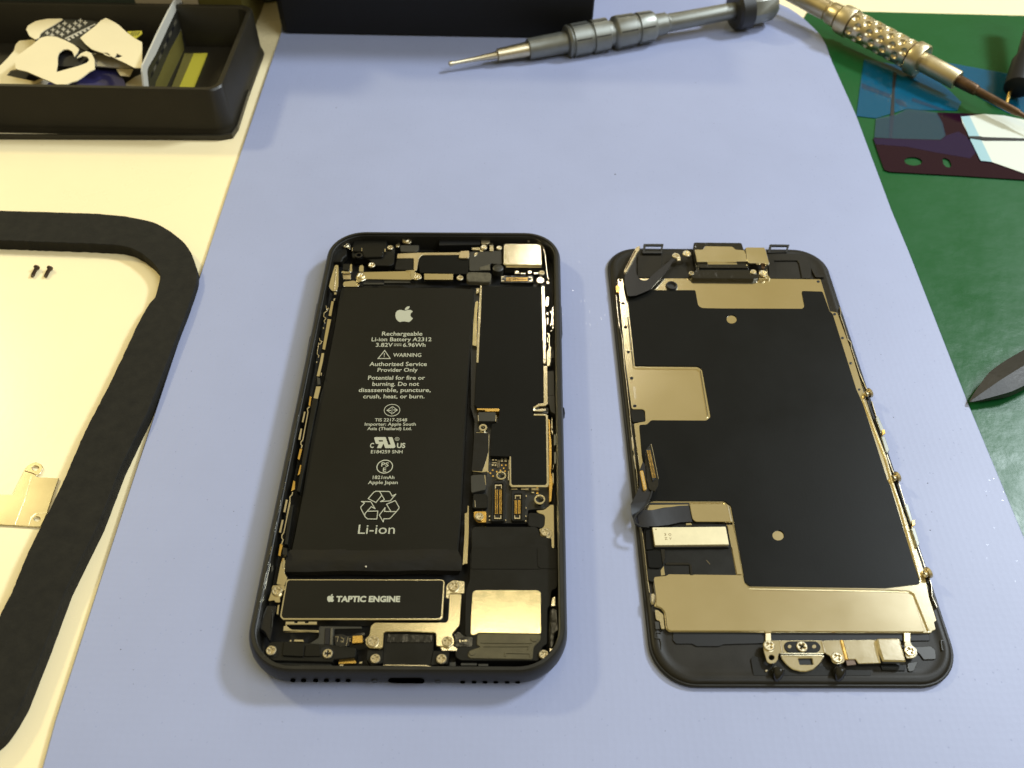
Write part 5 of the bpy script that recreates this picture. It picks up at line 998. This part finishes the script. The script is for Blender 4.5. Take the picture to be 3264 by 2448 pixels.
f3 = poly('maroon_film', R1((1030, 1078), (1190, 1085), (1560, 1095), (1600, 1060), (1575, 960), (1530, 880), (1700, 885), (1900, 892), (2320, 960), (2320, 1415), (1700, 1375), (1160, 1345), (1118, 1330), (1070, 1200)), ZG + 0.5, 0.12, 'purplefilm', r=3, holes=[[R1(p)[0] for p in ell(1345, 1263, 70, 33, 26, 0.06)], R1((1572, 1245), (1590, 1235), (1625, 1250), (1645, 1290), (1635, 1312), (1600, 1308), (1580, 1285))], hr=3, ch=0)
tag(f3, 'dark maroon film with a round hole and a short slot, on the green mat', 'film')
K['violet'] = mat('violet_film', (0.022, 0.012, 0.05), 0.12, 0, spec=0.4, alpha=0.7)
poly('violet_band', R1((1034, 1082), (1190, 1088), (1560, 1099), (1606, 1060), (1700, 1030), (1780, 1080), (1850, 1180), (1790, 1240), (1500, 1190), (1300, 1150), (1050, 1130)), ZG + 0.53, 0.02, 'violet', f3, ch=0)
fw_ = poly('clear_window', R1((1052, 928), (1200, 900), (1300, 852), (1528, 880), (1575, 960), (1600, 1060), (1558, 1096), (1190, 1085), (1040, 1076)), ZG + 0.46, 0.05, 'greyfilm', f3, ch=0)
f4 = poly('white_film', R1((1780, 910), (1890, 893), (2060, 905), (2320, 960), (2320, 1395), (1960, 1268), (1880, 1255), (1800, 1100), (1730, 960), (1718, 912)), ZG + 0.75, 0.12, 'whitefilm', r=2, ch=0)
tag(f4, 'white film with a pale blue edge over the maroon film', 'film')
poly('blue_edge', R1((1718, 912), (1785, 908), (1870, 1080), (1962, 1268), (1872, 1258), (1790, 1090)), ZG + 0.79, 0.05, 'cyanfilm', f4, ch=0)
cb_ = poly('thin_cord', R1((1780, 1065), (1870, 1066), (1890, 1072), (2320, 1085), (2320, 1097), (1900, 1096), (1870, 1090), (1780, 1078)), ZG + 1.1, 0.4, 'knob', r=1, ch=0.05)
tag(cb_, 'thin dark cord lying across the white film', 'cord')
cb2 = poly('thin_cord', R1((1188, 560), (1216, 570), (1200, 700), (1195, 900), (1180, 1082), (1158, 1080), (1165, 900), (1180, 700)), ZG + 0.42, 0.4, 'knob', ch=0.05)
tag(cb2, 'dark line of cord running toward the viewer under the blue and maroon films', 'cord')

# ================================================================== SPUDGER
SV = V(3064, 1000, 4.15)
def spud():
    t0 = P(*SV((112, 1165))[0], 1.2); t1 = P(*SV((1800, 160))[0], 3.6)
    L = (t1 - t0).length; o = lathe('spudger', t0, t1, [(0, 0.12), (0.5, 0.5), (3, 1.6), (6, 2.7), (9, 3.8), (11, 4.4), (14, 4.8), (18, 5.0), (L, 5.0)], 'spudger', None, n=6, flat=0.55, smooth=False, roll=math.pi / 6)
    tag(o, 'dark grey pointed plastic pry tool on the green mat at the right edge', 'pry tool')
spud()

# ================================================================== LINT ON THE MAT
vs, fs = [], []
for x, y, s in [(1072, 343, 5), (1545, 520, 4), (1961, 556, 7), (2180, 478, 2), (610, 1183, 4), (1722, 600, 3), (745, 1630, 4), (775, 1710, 3), (385, 2070, 5), (440, 2060, 2), (640, 2010, 4), (380, 1970, 3), (425, 2135, 3), (425, 2180, 3), (755, 1675, 3), (555, 1780, 3), (475, 1845, 3), (300, 1975, 3), (2808, 1130, 3), (2790, 1145, 2), (2848, 1330, 4), (2957, 1540, 6), (2965, 1690, 5), (2970, 1632, 4), (3145, 1580, 3), (1832, 2172, 4), (1858, 1785, 3), (1892, 1475, 3), (1470, 2285, 3), (2120, 2330, 3), (900, 2300, 3), (1250, 2390, 3), (2600, 500, 3), (1890, 1690, 3), (1885, 1370, 4), (2600, 2300, 3), (950, 520, 3), (1400, 330, 2), (560, 1440, 3), (310, 2270, 3)] + [(random.uniform(250, 3000), random.uniform(250, 2430), random.choice((1.6, 2, 2.4, 3))) for _ in range(60)]:
    c = P(x, y, 0.0)
    if not (-90 < c.x < 130) or (-57 < c.x < 16 and 70 < c.y < 213) or (26 < c.x < 99 and 70 < c.y < 213) or (c.y < 300 and x < 893 - 0.33 * (y - 100)) or x > 2600 + 0.42 * (y - 60): continue
    r = s / pxmm(c) * 0.55; a = random.random() * 3; e1 = Vector((math.cos(a), math.sin(a), 0)) * r; e2 = Vector((-math.sin(a), math.cos(a), 0)) * r * random.uniform(0.35, 0.8); b = len(vs)
    vs += [c - e1, c + e2, c + e1, c - e2, c + Vector((0, 0, r * 0.6))]
    fs += [(b, b + 1, b + 4), (b + 1, b + 2, b + 4), (b + 2, b + 3, b + 4), (b + 3, b, b + 4), (b, b + 3, b + 2, b + 1)]
o = link('lint', vs, fs, 'lint'); tag(o, 'tiny dark specks of lint scattered over the blue mat', 'lint', kind='stuff')
